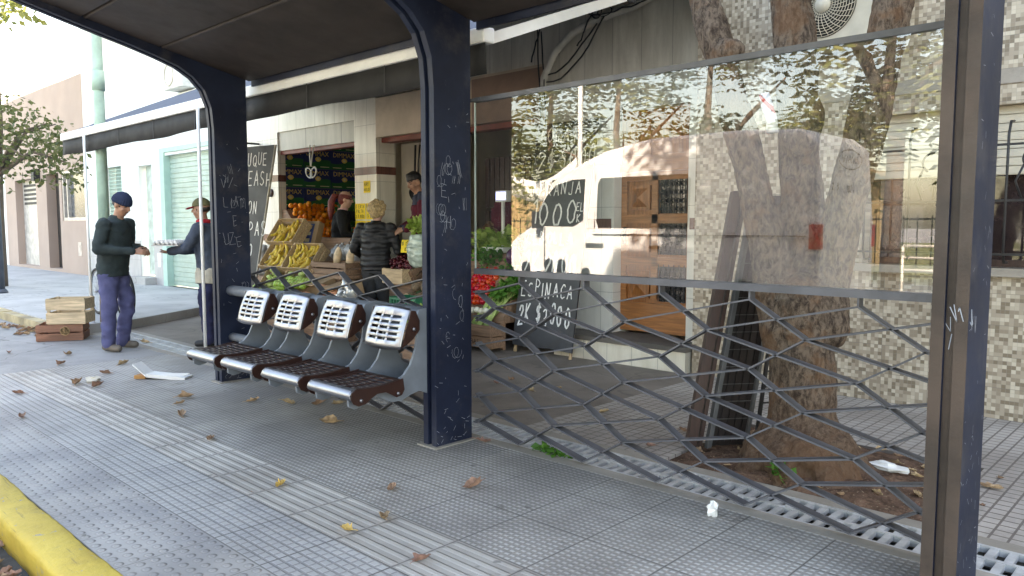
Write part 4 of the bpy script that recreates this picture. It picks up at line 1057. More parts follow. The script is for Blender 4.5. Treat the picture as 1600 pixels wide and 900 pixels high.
# ------------------------------------------------------------------ people
def skinm(name, col): return mat(name, col, .5, var=.08, scale=14, sub=.12)
M_sk1 = skinm('tanned_skin', (.36,.19,.125)); M_sk2 = skinm('light_skin', (.5,.3,.22))
M_eye = mat('eye_dark', (.03,.02,.018), .3); M_lip = mat('lip_rose', (.28,.1,.085), .5)
def hand(mb, w, d, n, side, curl=.5):
    w = V(w); d = V(d).normalized(); n = V(n); n = (n-d*n.dot(d)).normalized(); l = d.cross(n)*side   # l points to the thumb
    for k in (-.024,-.008,.008,.024): mb.caps(w+l*k*.7+d*.01, w+d*.085+l*k, .016, .0125, 8)
    for i, (k, L) in enumerate(((.027,.068),(.009,.078),(-.009,.072),(-.026,.056))):
        b = w+d*.088+l*k; d1 = (d*math.cos(curl*.6)+n*math.sin(curl*.6)); m = b+d1*L*.5
        d2 = (d*math.cos(curl*1.7)+n*math.sin(curl*1.7)); e = m+d2*L*.5
        mb.caps(b, m, .0095, .009, 8); mb.caps(m, e, .009, .0075, 8)
    b = w+d*.03+l*.026; m = b+(d*.6+l*.7+n*.3).normalized()*.042; e = m+(d*.85+l*.2+n*.45).normalized()*.032
    mb.caps(b, m, .013, .0105, 8); mb.caps(m, e, .0105, .0085, 8)
def head(mb, c, R_):
    def P(x, y, z): return V(c)+R_@V((x, y, z))
    m4 = R_.to_4x4()
    mb.ball(P(0,-.012,.03), 1, (.077,.098,.095), 18, 12, 0, m4)
    mb.ball(P(0,.018,-.03), 1, (.064,.076,.085), 16, 10, 0, m4)
    mb.ball(P(0,.045,-.085), 1, (.036,.036,.028), 12, 8, 0, m4)           # chin
    mb.caps(P(0,.088,.022), P(0,.108,-.018), .009, .0135, 8)             # nose
    for s in (-1,1):
        mb.ball(P(s*.077,-.01,-.005), 1, (.012,.022,.034), 8, 6, 0, m4)  # ear
        mb.ball(P(s*.04,.058,-.03), 1, (.026,.026,.026), 8, 6, 0, m4)    # cheek
        mb.caps(P(s*.012,.086,.032), P(s*.05,.072,.03), .009, .008, 8)   # brow
    mb.caps(P(-.018,.088,-.05), P(.018,.088,-.05), .0085, .0085, 8)      # mouth
def fold(k=.006, f=7., st=(1,1,2.2)):
    return lambda v, n: k*noise.noise(V((v.x*f*st[0], v.y*f*st[1], v.z*f*st[2]))+V((3,1,7)))+k*.5*noise.noise(V((v.x*f*2.3, v.y*f*2.3, v.z*f*4)))
def person(label, loc, rotz, top, bottom, skin=None, height=1.72, lean=(0,.03), hips=(0,0), arms=None, legs=None, headrot=(0,0), quilt=False, jl=.78, fat=1., shoe=None, group=None, long_sleeve=True, hand_n=None, curl=.6, hood=False):
    k = height/1.72
    t = thing('person', label, 'person', loc, rotz, group)
    skin = skin or M_sk1
    hipz = .90; pel = V((hips[0], hips[1], hipz)); nk = V((hips[0]+lean[0], hips[1]+lean[1], 1.46)); sh_ = nk+V((0,-.01,-.065))
    ch = pel.lerp(sh_, .62)
    arms = arms or {}; legs = legs or {}
    A = {}
    for s, nm in ((-1,'l'),(1,'r')):
        S_ = sh_+V((s*.175*fat,0,.0)); e, h = arms.get(nm, ((s*.25,-.02,1.12),(s*.24,.06,.88)))
        A[s] = (S_, V(e), V(h))
    Lg = {}
    for s, nm in ((-1,'l'),(1,'r')):
        kn, an = legs.get(nm, ((s*.1,.03,.48),(s*.1,0,.08)))
        Lg[s] = (pel+V((s*.09,0,-.03)), V(kn), V(an))
    Rh = MX.Rotation(headrot[0],3,'Z')@MX.Rotation(headrot[1],3,'X')
    hc = nk+V((0,.012,.05))+Rh@V((0,.015,.11))
    # --- the body: one continuous skin
    b = MB()
    b.rings([(pel-V((0,0,.06)),.13*fat,.09),(pel+V((0,0,.05)),.14*fat,.095),(ch-V((0,0,.08)),.125*fat,.09),(ch+V((0,0,.05)),.15*fat,.1),(sh_,.15*fat,.085),(nk-V((0,0,.01)),.06,.06)], 18)
    b.caps(nk-V((0,0,.05)), hc-Rh@V((0,.0,.04)), .058, .054, 12); head(b, hc, Rh)
    for s in (-1,1):
        S_, e, h = A[s]; b.caps(S_, e, .05, .04, 12); b.caps(e, h, .04, .027, 12)
        dd = (h-e).normalized(); hn = V((hand_n or {}).get(s, (-s*.6,0,-.5)))
        hand(b, h, dd, hn, s, curl)
        H_, kn, an = Lg[s]; b.caps(H_, kn, .078, .05, 14); b.caps(kn, an, .05, .035, 12); b.caps(an, an+V((0,.11,-.05)), .03, .022, 10)
    m = remesh(b, .0085, 2)
    Ri = Rh.transposed()
    for i, f in enumerate(m.f):
        c = sum((m.v[a] for a in f), V())/len(f); q = Ri@(c-hc)
        if q.y > .05:
            if min(math.hypot(q.x-.033, (q.z-.008)*1.7), math.hypot(q.x+.033, (q.z-.008)*1.7)) < .0095: m.m[i] = 1
            elif abs(q.z-.036) < .004 and .014 < abs(q.x) < .056: m.m[i] = 1
            elif abs(q.z+.05) < .0085 and abs(q.x) < .024: m.m[i] = 2
    S3 = MX.Scale(k,4)
    m.xf(S3); m.build('body', [skin, M_eye, M_lip], t, world=False, fix=False)
    # --- trousers
    c = MB()
    c.rings([(pel+V((0,0,.12)),.150*fat,.11),(pel,.163*fat,.118),(pel-V((0,0,.09)),.155*fat,.115)], 18)
    for s in (-1,1):
        H_, kn, an = Lg[s]
        c.caps(H_-V((0,0,.03)), kn, .1*fat**.5, .076*fat**.5, 14); c.caps(kn, an+V((0,-.005,.0)), .074*fat**.5, .067*fat**.5, 14)
    m = remesh(c, .014, 3, fold(.017, 6.0)); m.xf(S3); m.build('trousers', bottom, t, world=False, fix=False)
    # --- shoes
    for s in (-1,1):
        an = Lg[s][2]; c = MB(); 
        c.caps(an+V((0,-.035,-.035)), an+V((s*.02,.13,-.047)), .044, .04, 12); c.caps(an+V((0,0,.0)), an+V((0,0,-.03)), .05, .05, 10)
        m = remesh(c, .012, 2)
        z0 = an.z-.082
        for v in m.v: v.z = max(v.z, z0)
        m.xf(S3); m.build('shoe', shoe or M_shoe, t, world=False, fix=False)
    # --- jacket or jumper
    c = MB(); g = .022
    c.rings([(V((pel.x,pel.y,jl)),.165*fat,.135),(pel+V((0,0,.03)),.172*fat,.14),(ch-V((0,0,.08)),.165*fat,.14),(ch+V((0,0,.06)),.182*fat,.142),(sh_+V((0,0,.01)),.168*fat,.11),(nk-V((0,0,.005)),.085,.08),(nk+V((0,0,.035)),.07,.068)], 20)
    for s in (-1,1):
        S_, e, h = A[s]
        c.caps(S_, e, .078, .064, 14); c.caps(e, e.lerp(h, .93), .063, .045, 14)
    if hood:
        for a in range(7):
            an_ = PI+PI*a/6; c.ball(nk+V((.1*math.cos(an_), -.03+.075*math.sin(an_), -.03-.03*math.sin(PI*a/6))), .05)
        c.ball(nk+V((0,-.11,-.1)), .085, (1.25,.6,1.2))
    fd = fold(.012, 7.)
    if quilt:
        d0 = fd
        fd = lambda v, n: d0(v, n)*.7+.0045*math.sin(v.z*2*PI/.075+1.5*noise.noise(v*6))
    m = remesh(c, .0115 if quilt else .014, 2, fd); m.xf(S3); m.build('puffer_jacket' if quilt else 'jumper', top, t, world=False, fix=False)
    return t, hc*k, Rh, k, nk*k
def headpart(t, name, m_, hc, Rh, k, mb, voxel=.01, disp=None, it=2):
    m = remesh(mb, voxel, it, disp) if voxel else mb
    M4 = MX.Translation(hc)@Rh.to_4x4()@MX.Scale(k,4)
    m.xf(M4); o = m.build(name, m_, t, world=False, fix=False); return o
def cap_shell(r=(.088,.108,.108), z0=.0, c=(0,-.012,.03)):      # upper part of the skull
    mb = MB(); n = 22; vs = []; rows = 8
    for i in range(rows+1):
        a = (PI/2)*i/rows
        for j in range(n):
            t = 2*PI*j/n; vs.append((c[0]+r[0]*math.cos(t)*math.cos(a)+0, c[1]+r[1]*math.sin(t)*math.cos(a), c[2]+z0+r[2]*math.sin(a)))
    fs = [(i*n+j, i*n+(j+1)%n, (i+1)*n+(j+1)%n, (i+1)*n+j) for i in range(rows) for j in range(n)]
    fs += [tuple(reversed(range(n)))]
    return mb.add(vs, fs, 0, True)
M_shoe = mat('worn_grey_brown_shoe', (.13,.11,.09), .7, dirt=.3); M_shoed = mat('dark_shoe', (.02,.02,.022), .6)
def cloth(n_, c_, r_=.85, **k): return mat(n_, c_, r_, var=.16, scale=9, bump=.25, bscale=220, spec=.25, **k)
M_navyj = cloth('dark_teal_jumper', (.03,.043,.045)); M_bluet = cloth('faded_blue_trousers', (.085,.09,.19)); M_bean = cloth('navy_knit', (.018,.028,.06))
M_bluej = cloth('slate_blue_jacket', (.06,.075,.105)); M_navyt = cloth('navy_trousers', (.025,.028,.07)); M_redc = cloth('red_cloth', (.4,.02,.03)); M_olive = cloth('olive_cap', (.13,.12,.06))
M_puff = mat('black_nylon', (.012,.012,.014), .5, var=.2, scale=9, spec=.35); M_blackj = cloth('black_jacket', (.014,.015,.018)); M_greyt = cloth('charcoal_trousers', (.045,.046,.05)); M_maroon = cloth('maroon_knit', (.1,.012,.025)); M_dshirt = cloth('dark_blue_shirt', (.03,.035,.06))
M_blond = mat('blond_hair', (.46,.33,.17), .55, var=.4, scale=40, bump=.8, bscale=90); M_redh = mat('dark_red_hair', (.16,.025,.022), .5, var=.4, scale=40, bump=.6, bscale=90); M_dkh = mat('black_hair', (.012,.01,.009), .5, var=.4, scale=40, bump=.6, bscale=90)
M_cream = cloth('cream_cloth', (.5,.46,.38))
# man in the beanie
f1 = V((.724,.69))
t, hc, Rh, k, nk = person('man in a navy beanie, dark jumper and faded blue trousers', (-9.05,3.1,0), rad(-46.4-8), M_navyj, M_bluet, M_sk1, 1.715, (0,.07), (0,0),
    {'l':((-.27,.02,1.13),(-.13,.30,1.10)), 'r':((.27,.03,1.13),(.10,.33,1.10))}, {'l':((-.12,.07,.48),(-.13,.0,.085)), 'r':((.12,.02,.48),(.15,.02,.085))}, (-.05,-.42), jl=.82, fat=1.18, curl=1.0, hand_n={-1:(.7,.1,-.3), 1:(-.7,.1,-.3)})
mb = cap_shell((.094,.114,.118), .0); mb.ball((0,-.012,.03), 1, (.096,.116,.03), 18, 8)
headpart(t, 'beanie', M_bean, hc, Rh, k, mb, .009, lambda v, n: .0035*math.sin(math.atan2(v.y+.012, v.x)*26))
mb = MB(); mb.ball((0,-.02,.0), 1, (.0795,.097,.05)); headpart(t, 'hair', M_dkh, hc, Rh, k, mb, .01)
# man with the cap, holding the eggs
t, hc, Rh, k, nk = person('man in olive cap, red scarf and blue jacket holding out a tray of eggs', (-8.585,3.99,0), rad(133.6), M_bluej, M_navyt, M_sk1, 1.66, (0,.05), (0,0),
    {'l':((-.22,.18,1.17),(-.06,.45,1.12)), 'r':((.25,.16,1.15),(.1,.43,1.12))}, None, (0,-.1), jl=.86, fat=1.12, curl=.25, hand_n={-1:(.2,0,1), 1:(-.2,0,1)}, shoe=M_shoed)
mb = cap_shell((.09,.112,.105), .005); headpart(t, 'cap', M_olive, hc, Rh, k, mb, .009)
mb = MB(); mb.rings([((0,.06,.035),.08,.01),((0,.12,.03),.075,.008),((0,.165,.018),.05,.006)], 14, 0, (1,0,0)); headpart(t, 'cap_brim', M_redc, hc, Rh, k, mb, None)
mb = MB(); mb.ball((0,-.02,.0), 1, (.0795,.097,.05)); headpart(t, 'hair', M_dkh, hc, Rh, k, mb, .01)
mb = MB(); mb.torus(nk+V((0,.0,.015)), .068, .026); mb.build('scarf', M_redc, t, world=False, fix=False)
mb = MB(); mb.rings([((0,0,.72),.196,.158),((0,0,.80),.196,.158),((0,0,.9),.185,.15)], 20); remesh(mb, .014, 2, fold(.012,8)).build('shirt_tail', M_cream, t, world=False, fix=False)
# red haired woman reaching
t, hc, Rh, k, nk = person('woman with a dark red ponytail and black jacket reaching over the greens', (-9.76,6.52,.12), rad(-40), M_blackj, M_greyt, M_sk2, 1.74, (0,.06), (0,0),
    {'l':((-.2,.25,1.38),(-.1,.5,1.46)), 'r':((.27,.1,1.14),(.2,.34,1.02))}, None, (0,-.15), jl=.72, shoe=M_shoed, fat=.92)
mb = cap_shell((.086,.108,.105), -.02); mb.ball((0,-.05,.0), 1, (.082,.066,.085)); headpart(t, 'hair', M_redh, hc, Rh, k, mb, .009)
mb = MB(); mb.tube([(0,-.1,.04),(0,-.17,.03),(0,-.2,-.06),(0,-.19,-.2),(.01,-.17,-.32)], [.03,.045,.05,.045,.02], 12); headpart(t, 'ponytail', M_redh, hc, Rh, k, mb, None)
mb = MB(); mb.torus(nk+V((0,0,.02)), .06, .018); mb.build('collar', mat('pale_pink_cloth', (.55,.32,.32), .8), t, world=False, fix=False)
# blond woman seen from behind
t, hc, Rh, k, nk = person('woman with curly blond hair and black quilted jacket seen from behind', (-7.97,5.86,0), rad(28), M_puff, M_greyt, M_sk2, 1.66, (0,.03), (0,0),
    {'l':((-.3,-.02,1.12),(-.26,.2,1.0)), 'r':((.3,.05,1.1),(.26,.34,1.05))}, None, (-.2,-.2), True, .84, 1.22, M_shoed, hood=True)
mb = cap_shell((.1,.12,.11), -.0); mb.ball((0,-.05,-.0), 1, (.098,.09,.11)); r = random.Random(9)
for _ in range(70):
    u = V((r.gauss(0,1), r.gauss(-.5,1), r.gauss(.2,.9))).normalized()
    if u.y > .55: continue
    mb.ball((u.x*.098, -.02+u.y*.12, .015+u.z*.115), r.uniform(.02,.034), (1,1,1), 8, 6)
headpart(t, 'hair', M_blond, hc, Rh, k, mb, .0075, lambda v, n: .006*noise.noise(v*60), 1)
# shopkeeper
t, hc, Rh, k, nk = person('shopkeeper with short black hair in a maroon apron looking down at a cabbage', (-7.6,6.42,.3), rad(150), M_dshirt, M_greyt, M_sk1, 1.74, (0,.1), (0,0),
    {'l':((-.25,.1,1.13),(-.16,.34,1.02)), 'r':((.25,.08,1.12),(.14,.36,1.0))}, None, (.35,-.45), jl=.8, shoe=M_shoed)
mb = cap_shell((.082,.103,.103), .012); mb.ball((0,-.03,.02), 1, (.0805,.088,.07)); mb.ball((0,.03,.11), 1, (.055,.05,.03)); headpart(t, 'hair', M_dkh, hc, Rh, k, mb, .009, lambda v, n: .004*noise.noise(v*50))
mb = MB(); mb.rings([((0,.02,.62),.19,.15),((0,.02,.95),.187,.157),((0,.05,1.2),.185,.16),((0,.075,1.34),.175,.14)], 20)
for s in (-1,1): mb.caps((s*.185,.085,1.36),(s*.25,.1,1.14), .085,.073); mb.caps((s*.25,.1,1.14),(s*.18,.3,1.03), .071,.055)
remesh(mb, .014, 2, fold(.009,8)).xf(MX.Scale(k,4)).build('apron', M_maroon, t, world=False, fix=False)
# ------------------------------------------------------------------ crates and produce
def rz(a): return MX.Rotation(a,4,'Z')
def crate_mb(L, W, H, th=.009, rows=2, gap=.02, post=.03, floor=True, solid_end=True):
    """open wooden crate: corner posts, slatted long sides, boarded ends; origin at the floor centre"""
    mb = MB()
    for sx in (-1,1):
        for sy in (-1,1): mb.cbox((sx*(L/2-post/2-th), sy*(W/2-post/2-th), H/2), (post, post, H), 1)
    h = (H-gap*(rows-1)-.012)/rows
    for r_ in range(rows):
        z = .006+r_*(h+gap)+h/2
        for sy in (-1,1): mb.cbox((0, sy*(W/2-th/2), z), (L, th, h), 0)
        if not solid_end or r_ < rows:
            for sx in (-1,1): mb.cbox((sx*(L/2-th/2), 0, z), (th, W-2*th-.001, h*(1.0 if not solid_end else 1.0)), 0)
    if floor:
        for i in range(5): mb.cbox((0, -W/2+th+(W-2*th)*(i+.5)/5, .006), (L-2*th-.002, (W-2*th)/5-.008, .01), 0)
    return mb
def place(o, loc, rot):
    o.location = loc; o.rotation_euler = rot; return o
def crate(name, label, loc, rot, L, W, H, mats, rows=2, group=None, **k):
    o = crate_mb(L, W, H, rows=rows, **k).build(name, mats); place(o, loc, rot); return tag(o, label, 'crate', group)
TW = [M_wd, M_wdz]; TW2 = [M_wd2, M_wd2]
# two crates near the kerb
M_red_wd = wood('reddish_crate_wood', (.25,.115,.07), 0); M_pine_wd = wood('pale_pine_wood', (.62,.48,.31), 0)
c = crate('wooden_crate', 'dark weathered wooden fruit crate lying on the pavement under a paler crate', (-10.35,2.95,0), (0,0,rad(62)), .50, .38, .2, [M_red_wd, M_red_wd], 2)
mb = MB(); mb.lathe([(.001,0),(.045,0)], (0,0,0), 20, 0, MX.Rotation(PI/2,4,'X')); mb.torus((0,0,0), .05, .004, MX.Rotation(PI/2,4,'X'))
e = mb.build('round_emblem', mat('ochre_print', (.4,.25,.12), .7), None); e.parent = c; e.location = (.06,-.203,.12)
crate('wooden_crate', 'clean pale pine fruit crate stacked on top of a dark weathered crate', (-10.27,3.02,.2), (0,0,rad(54)), .43, .34, .31, [M_pine_wd, M_pine_wd], 2, gap=.035)

# ---- produce prototypes
M_or = mat('orange_peel', (.85,.25,.012), .45, var=.12, scale=12, bump=.3, bscale=160, rnd=.25); M_ban = mat('banana_skin', (.66,.47,.07), .5, var=.2, scale=14, dirt=.1, rnd=.25)
M_tom = mat('tomato_skin', (.55,.025,.012), .25, var=.12, scale=9, rnd=.25); M_grn = mat('fresh_green', (.07,.2,.025), .5, var=.3, scale=16, rnd=.3); M_pale = mat('pale_green', (.35,.45,.14), .5, var=.25, scale=12, rnd=.2)
M_lime = mat('lime_green', (.28,.42,.06), .5, var=.25, scale=12, rnd=.3); M_dkg = mat('dark_green_leaf', (.02,.07,.012), .5, var=.4, scale=20, rnd=.3); M_pine = mat('pineapple_skin', (.16,.105,.06), .7, var=.5, scale=40, bump=1., bscale=60, rnd=.2)
M_cher = mat('dark_cherry', (.10,.012,.02), .25, var=.4, scale=30, rnd=.4); M_egg = mat('egg_shell_white', (.82,.79,.74), .5, var=.03, rnd=.08); M_purp = mat('purple_skin', (.07,.015,.06), .3, rnd=.2); M_yelq = mat('yellow_squash_skin', (.75,.45,.02), .4)
M_onion = mat('white_bulb', (.72,.68,.55), .4); M_green_pl = mat('green_plastic', (.01,.16,.085), .4); M_card = mat('brown_cardboard', (.36,.24,.14), .8, var=.12); M_kraft = mat('pale_bread_package', (.66,.5,.33), .4, var=.25, scale=14)
M_ptag = mat('yellow_card', (.85,.62,.03), .7, var=.05); M_clear = mat('clear_grey_plastic', (.5,.51,.53), .15, var=.3, scale=14, spec=.8); M_bluec = mat('blue_printed_card', (.03,.06,.22), .6)
def fruit(name, mb, m_, label, cat, group): 
    o = mb.build(name, m_, fix=False); return tag(o, label, cat, group)
def copies(o, locs, rots=None, scales=None):
    for i, l in enumerate(locs):
        q = o if i == 0 else o.copy()
        if i: COL.objects.link(q)
        q.location = l; q.rotation_euler = rots[i] if rots else (rng.uniform(0,6),rng.uniform(0,6),rng.uniform(0,6))
        if scales: q.scale = (scales[i],)*3
# left bay: wall of printed lemon boxes on the side wall (facing +X)
M_lbn = mat('navy_box_print', (.02,.035,.16), .45, var=.06); M_lbg = mat('green_box_print', (.015,.15,.05), .45, var=.08); M_lyel = mat('lemon_print', (.85,.66,.2), .6); M_lwht = mat('pale_print', (.72,.7,.5), .6)
def lemon_box():
    t = MB(); w, h, d = .535, .325, .36      # local: face in the YZ plane at x = 0, y to the right, z up
    t.box((-d,-w/2,0),(0,w/2,h), 0)
    # swooping green lower part of the print, 2 mm proud
    pts = [(-w/2+.004,.005)]+[(w/2-.004,.005)]+[(w/2-.004-(w-.008)*i/14, .13+.03*math.sin(i/14*PI*1.6+.6)) for i in range(15)]
    t.prism(pts, lambda a,b,dd: (dd,a,b), .0005, .002, 1)
    tx = text_mb('DIMMAX', .115); tx.xf(MX.Translation((.003,0,.255))@MX.Rotation(PI/2,4,'Z')); t.join(tx, mi=2)
    lem = [(.055*math.cos(a)*(1+.12*(abs(math.cos(a))>.97)), .042*math.sin(a)) for a in [2*PI*i/24 for i in range(24)]]
    t.prism([(a+.01,b+.165) for a,b in lem], lambda a,b,dd: (dd,a,b), .002, .004, 2)
    t.prism([(.022*math.cos(2*PI*i/12)+.01,.018*math.sin(2*PI*i/12)+.165) for i in range(12)], lambda a,b,dd: (dd,a,b), .004, .005, 3)
    for y in (-.14,.14): t.box((.0005,y-.09,.03),(.003,y+.09,.042), 3)
    return t.build('lemon_box', [M_lbn, M_lbg, M_lyel, M_lwht])
lb = lemon_box(); k = 0
ROW = ['top row', 'second row from the top', 'third row from the top', 'fourth row from the top', 'bottom row']; COLN = ['nearest the shop front', 'second from the shop front', 'third from the shop front', 'deepest in the shop']
for r_ in range(5):
    for c_ in range(4):
        o = lb if k == 0 else lb.copy()
        if k: COL.objects.link(o)
        k += 1
        o.location = (-11.74+rng.uniform(-.01,.01), 6.885+.54*c_, 2.69-.333*r_); o.rotation_euler = (0,0,rng.uniform(-.008,.008))
        tag(o, 'navy lemon carton, %s, %s' % (ROW[r_], COLN[c_]), 'box', 'stacked lemon cartons in the left bay')
# sloping stand with oranges
mb = MB()
pr = [(-11.72,.12),(-10.62,.12),(-10.62,.80),(-11.5,1.64),(-11.72,1.64)]
mb.prism(pr, lambda a,b,d: (a,d,b), 6.66, 8.3); tag(mb.build('sloping_stand', M_wd2), 'sloping wooden stand carrying the heap of oranges', 'stand')
op = MB(); op.ball((0,0,0), .043, (1,1,.94), 14, 9); locs = []
for i in range(14):
    for j in range(13):
        f = i/13; x = -11.47+.88*f; z = 1.66-.84*f
        if rng.random() < .06: continue
        locs.append((x+rng.uniform(-.012,.012)+.03, 6.72+j*.086+(.043 if i%2 else 0)+rng.uniform(-.01,.01), z+.045+rng.uniform(-.006,.012)))
for _ in range(26):
    f = rng.random(); locs.append((-11.47+.88*f+.08, rng.uniform(6.8,7.7), 1.66-.84*f+.10))
copies(fruit('orange', op, M_or, 'round orange in the big heap on the sloping stand of the left bay', 'orange', 'oranges heaped in the left bay'), locs)
# greens and red peppers behind the woman
def leafbunch(name, label, cat, loc, R_, n, size, m_, r, sc=(1,1,.7), stem=None):
    mb = MB(); leafy(mb, (0,0,0), R_, n, size, r, sc=sc, droop=-.4)
    if stem: 
        for q in range(9): 
            a = r.uniform(0,6.3); mb.tube([(r.uniform(-.02,.02),r.uniform(-.02,.02),-R_*1.1),(R_*.6*math.cos(a)*sc[0],R_*.6*math.sin(a)*sc[1],0)], .006, 5, 1)
    o = mb.build(name, [m_, stem or m_], fix=False); o.location = loc; return tag(o, label, cat)
rr = random.Random(21)
M_lg = mat_leaf('salad_green', (.03,.11,.012), (.07,.2,.03), (.14,.3,.06), .25); M_lgd = mat_leaf('chard_green', (.015,.06,.01), (.03,.1,.02), (.05,.15,.03), .2); M_lgy = mat_leaf('pale_lettuce_green', (.2,.32,.05), (.32,.45,.1), (.5,.6,.2), .3)
leafbunch('green_bunch', 'heap of dark green leafy bunches right of the red haired woman', 'greens', (-10.35,7.25,1.52), .3, 260, .13, M_lgd, rr)
leafbunch('green_bunch', 'lower heap of dark green bunches behind the red peppers', 'greens', (-10.1,7.2,1.18), .22, 160, .12, M_lgd, rr)
mb = MB(); mb.box((-10.7,6.95,.12),(-9.47,7.6,.92)); tag(mb.build('produce_counter', M_wd2), 'wooden counter deep in the left bay under the greens and peppers', 'counter')
pp = MB(); pp.ball((0,0,0), .04, (1,1,1.25), 10, 8, 0, None, .3)
copies(fruit('red_pepper', pp, M_tom, 'red pepper in the pile beside the tiled middle pillar', 'pepper', 'red peppers in the left bay'), [(-9.6+rr.uniform(-.2,.12), 6.85+rr.uniform(-.1,.12), .95+rr.uniform(0,.28)) for _ in range(26)])
# banana crates stacked as a tilted display
mb = MB()
for (x0,x1,z0) in ((-10.6,-9.2,.04),): 
    mb.prism([(5.62,.0),(6.5,.0),(6.5,1.2),(6.2,1.2),(6.0,.78),(5.85,.42),(5.62,.3)], lambda a,b,d: (d,a,b), -10.5, -9.0)
tag(mb.build('display_rack', M_wd2), 'stepped wooden rack under the tilted banana crates', 'rack')
def banana_mb():
    mb = MB(); pts = []; rr_ = []
    for i in range(9):
        a = -.75+1.5*i/8; pts.append((.12*math.sin(a), 0, .12*(1-math.cos(a)))); rr_.append(.019*(1-.55*abs(i/4-1)**3)+.002)
    mb.tube(pts, rr_, 8); return mb
bp = fruit('banana', banana_mb(), M_ban, 'yellow banana in one of the tilted wooden crates', 'banana', 'bananas in the tilted crates'); bfirst = True
tilt = rad(52)
for i, (x, y, z, lab) in enumerate(((-9.98,5.88,1.2,'pale wooden crate of bananas at the top of the tilted display'),(-9.87,5.70,.86,'pale wooden crate of bananas in the middle of the tilted display'),(-9.26,5.70,.86,'pale wooden crate of whitish bananas, right one of the middle row'))):
    a = (tilt,0,rad(10))
    c = crate('fruit_crate', lab, (x,y,z), a, .56, .42, .19, [M_wd, M_wd], 2, 'tilted crates of fruit')
    Mx = MX.Translation((x,y,z))@Euler(a).to_matrix().to_4x4()
    for q in range(26):
        p = Mx@V((rng.uniform(-.2,.2), rng.uniform(-.14,.14), .10+.06*rng.random()))
        o = bp if bfirst else bp.copy()
        if not bfirst: COL.objects.link(o)
        bfirst = False
        o.location = p; o.rotation_euler = (Mx.to_3x3()@Euler((rng.uniform(-.3,.3)-.2, rng.uniform(-.3,.3), rng.choice((PI/2,PI/2+.3,PI/2-.4,1.2)))).to_matrix()).to_euler(); o.scale = (1.05,)*3
def crate_of(lab, loc, rot, L, W, H, mats, plist, proto, first, n, zz, spread=(.4,.36), sc=1., rows=2):
    c = crate('fruit_crate', lab, loc, rot, L, W, H, mats, rows)
    Mx = MX.Translation(loc)@Euler(rot).to_matrix().to_4x4()
    for q in range(n):
        p = Mx@V((rng.uniform(-1,1)*L*spread[0], rng.uniform(-1,1)*W*spread[1], zz[0]+rng.random()*(zz[1]-zz[0])))
        o = proto if first else proto.copy()
        if not first: COL.objects.link(o)
        first = False
        o.location = p; o.rotation_euler = (rng.uniform(0,6),rng.uniform(0,6),rng.uniform(0,6)); o.scale = (sc*rng.uniform(.85,1.15),)*3
pear = MB(); pear.lathe([(.002,-.045),(.03,-.035),(.038,-.01),(.03,.02),(.017,.045),(.004,.056)], (0,0,0), 12)
pear0 = fruit('pear', pear, M_pale, 'pale green pear in one of the low tilted crates', 'pear', 'pears in the low crates')
crate_of('pale wooden crate of pears, left one of the bottom row', (-9.72,5.55,.55), (tilt,0,rad(10)), .5, .4, .18, [M_wd,M_wd], None, pear0, True, 22, (.1,.17))
crate_of('pale wooden crate of pears, right one of the bottom row', (-9.15,5.52,.55), (tilt,0,rad(10)), .5, .4, .18, [M_wd,M_wd], None, pear0, False, 22, (.1,.17))
# cardboard banana box on edge
mb = MB(); mb.cbox((0,0,0),(.24,.12,.38),0); mb.cbox((-.03,-.0615,0),(.15,.004,.30),1)
for z in (-.1,.0,.1): mb.cbox((-.03,-.064,z),(.08,.003,.05),2)
o = mb.build('cardboard_box', [M_card, M_bluec, M_lwht]); place(o, (-9.80,6.1,1.24), (rad(-20),0,rad(18))); tag(o, 'brown cardboard box with a blue printed label beside the top banana crate', 'box')
# bagged goods, bread-like packages, tiers in the centre
def bagmb(R_, sc, r, jit=.35):
    mb = MB(); mb.ball((0,0,0), R_, sc, 16, 11, 0, None, jit); mb.lathe([(R_*.18,0),(R_*.08,R_*.15),(R_*.25,R_*.38)], (0,0,sc[2]*R_*.92), 10); return mb
mb = MB(); mb.box((-9.55,5.55,.0),(-8.3,6.25,.70)); mb.box((-9.0,5.5,.70),(-8.15,6.2,.745)); tag(mb.build('tiered_table', [M_wd2]), 'low wooden table with packed bread and bags in front of the middle pillar', 'table')
b0 = fruit('packed_bag', bagmb(.1,(1,1,1.1),rr), M_clear, 'clear plastic bag of dark goods on the low table before the pillar', 'bag', 'clear plastic bags on the low table')
copies(b0, [(-9.18+.17*i, 6.1-.03*(i%2), .98+.02*(i%3)) for i in range(5)]+[(-9.4,5.75,.85),(-9.22,5.72,.82),(-9.35,5.62,.62),(-9.15,5.6,.6)], [(0,0,rng.uniform(0,6)) for _ in range(9)])
crate('low_crate', 'shallow wooden crate holding loaf shaped packages', (-8.6,5.78,.745), (0,0,rad(4)), .72, .46, .16, [M_wd2,M_wd2], 2)
mb = MB(); mb.ball((0,0,0), .1, (.55,.5,1.5), 14, 10, 0, None, .12)
l0 = fruit('loaf_package', mb, M_kraft, 'x', 'package', 'loaf shaped packages in the shallow crate')
copies(l0, [(-8.52,5.66,.97),(-8.3,5.7,.95)], [(.25,.45,.2),(.25,.5,.1)]); 
for o, s_ in zip([q for q in COL.objects if q.name.startswith('loaf_package')], ('tan loaf shaped package leaning in the shallow crate, left of two','tan loaf shaped package leaning in the shallow crate, right of two')): o['label'] = s_
mb = MB(); mb.box((-9.2,5.0,0),(-7.62,5.5,.38)); tag(mb.build('low_platform', M_wd2), 'lowest wooden platform of the stall behind the bus seats', 'platform')
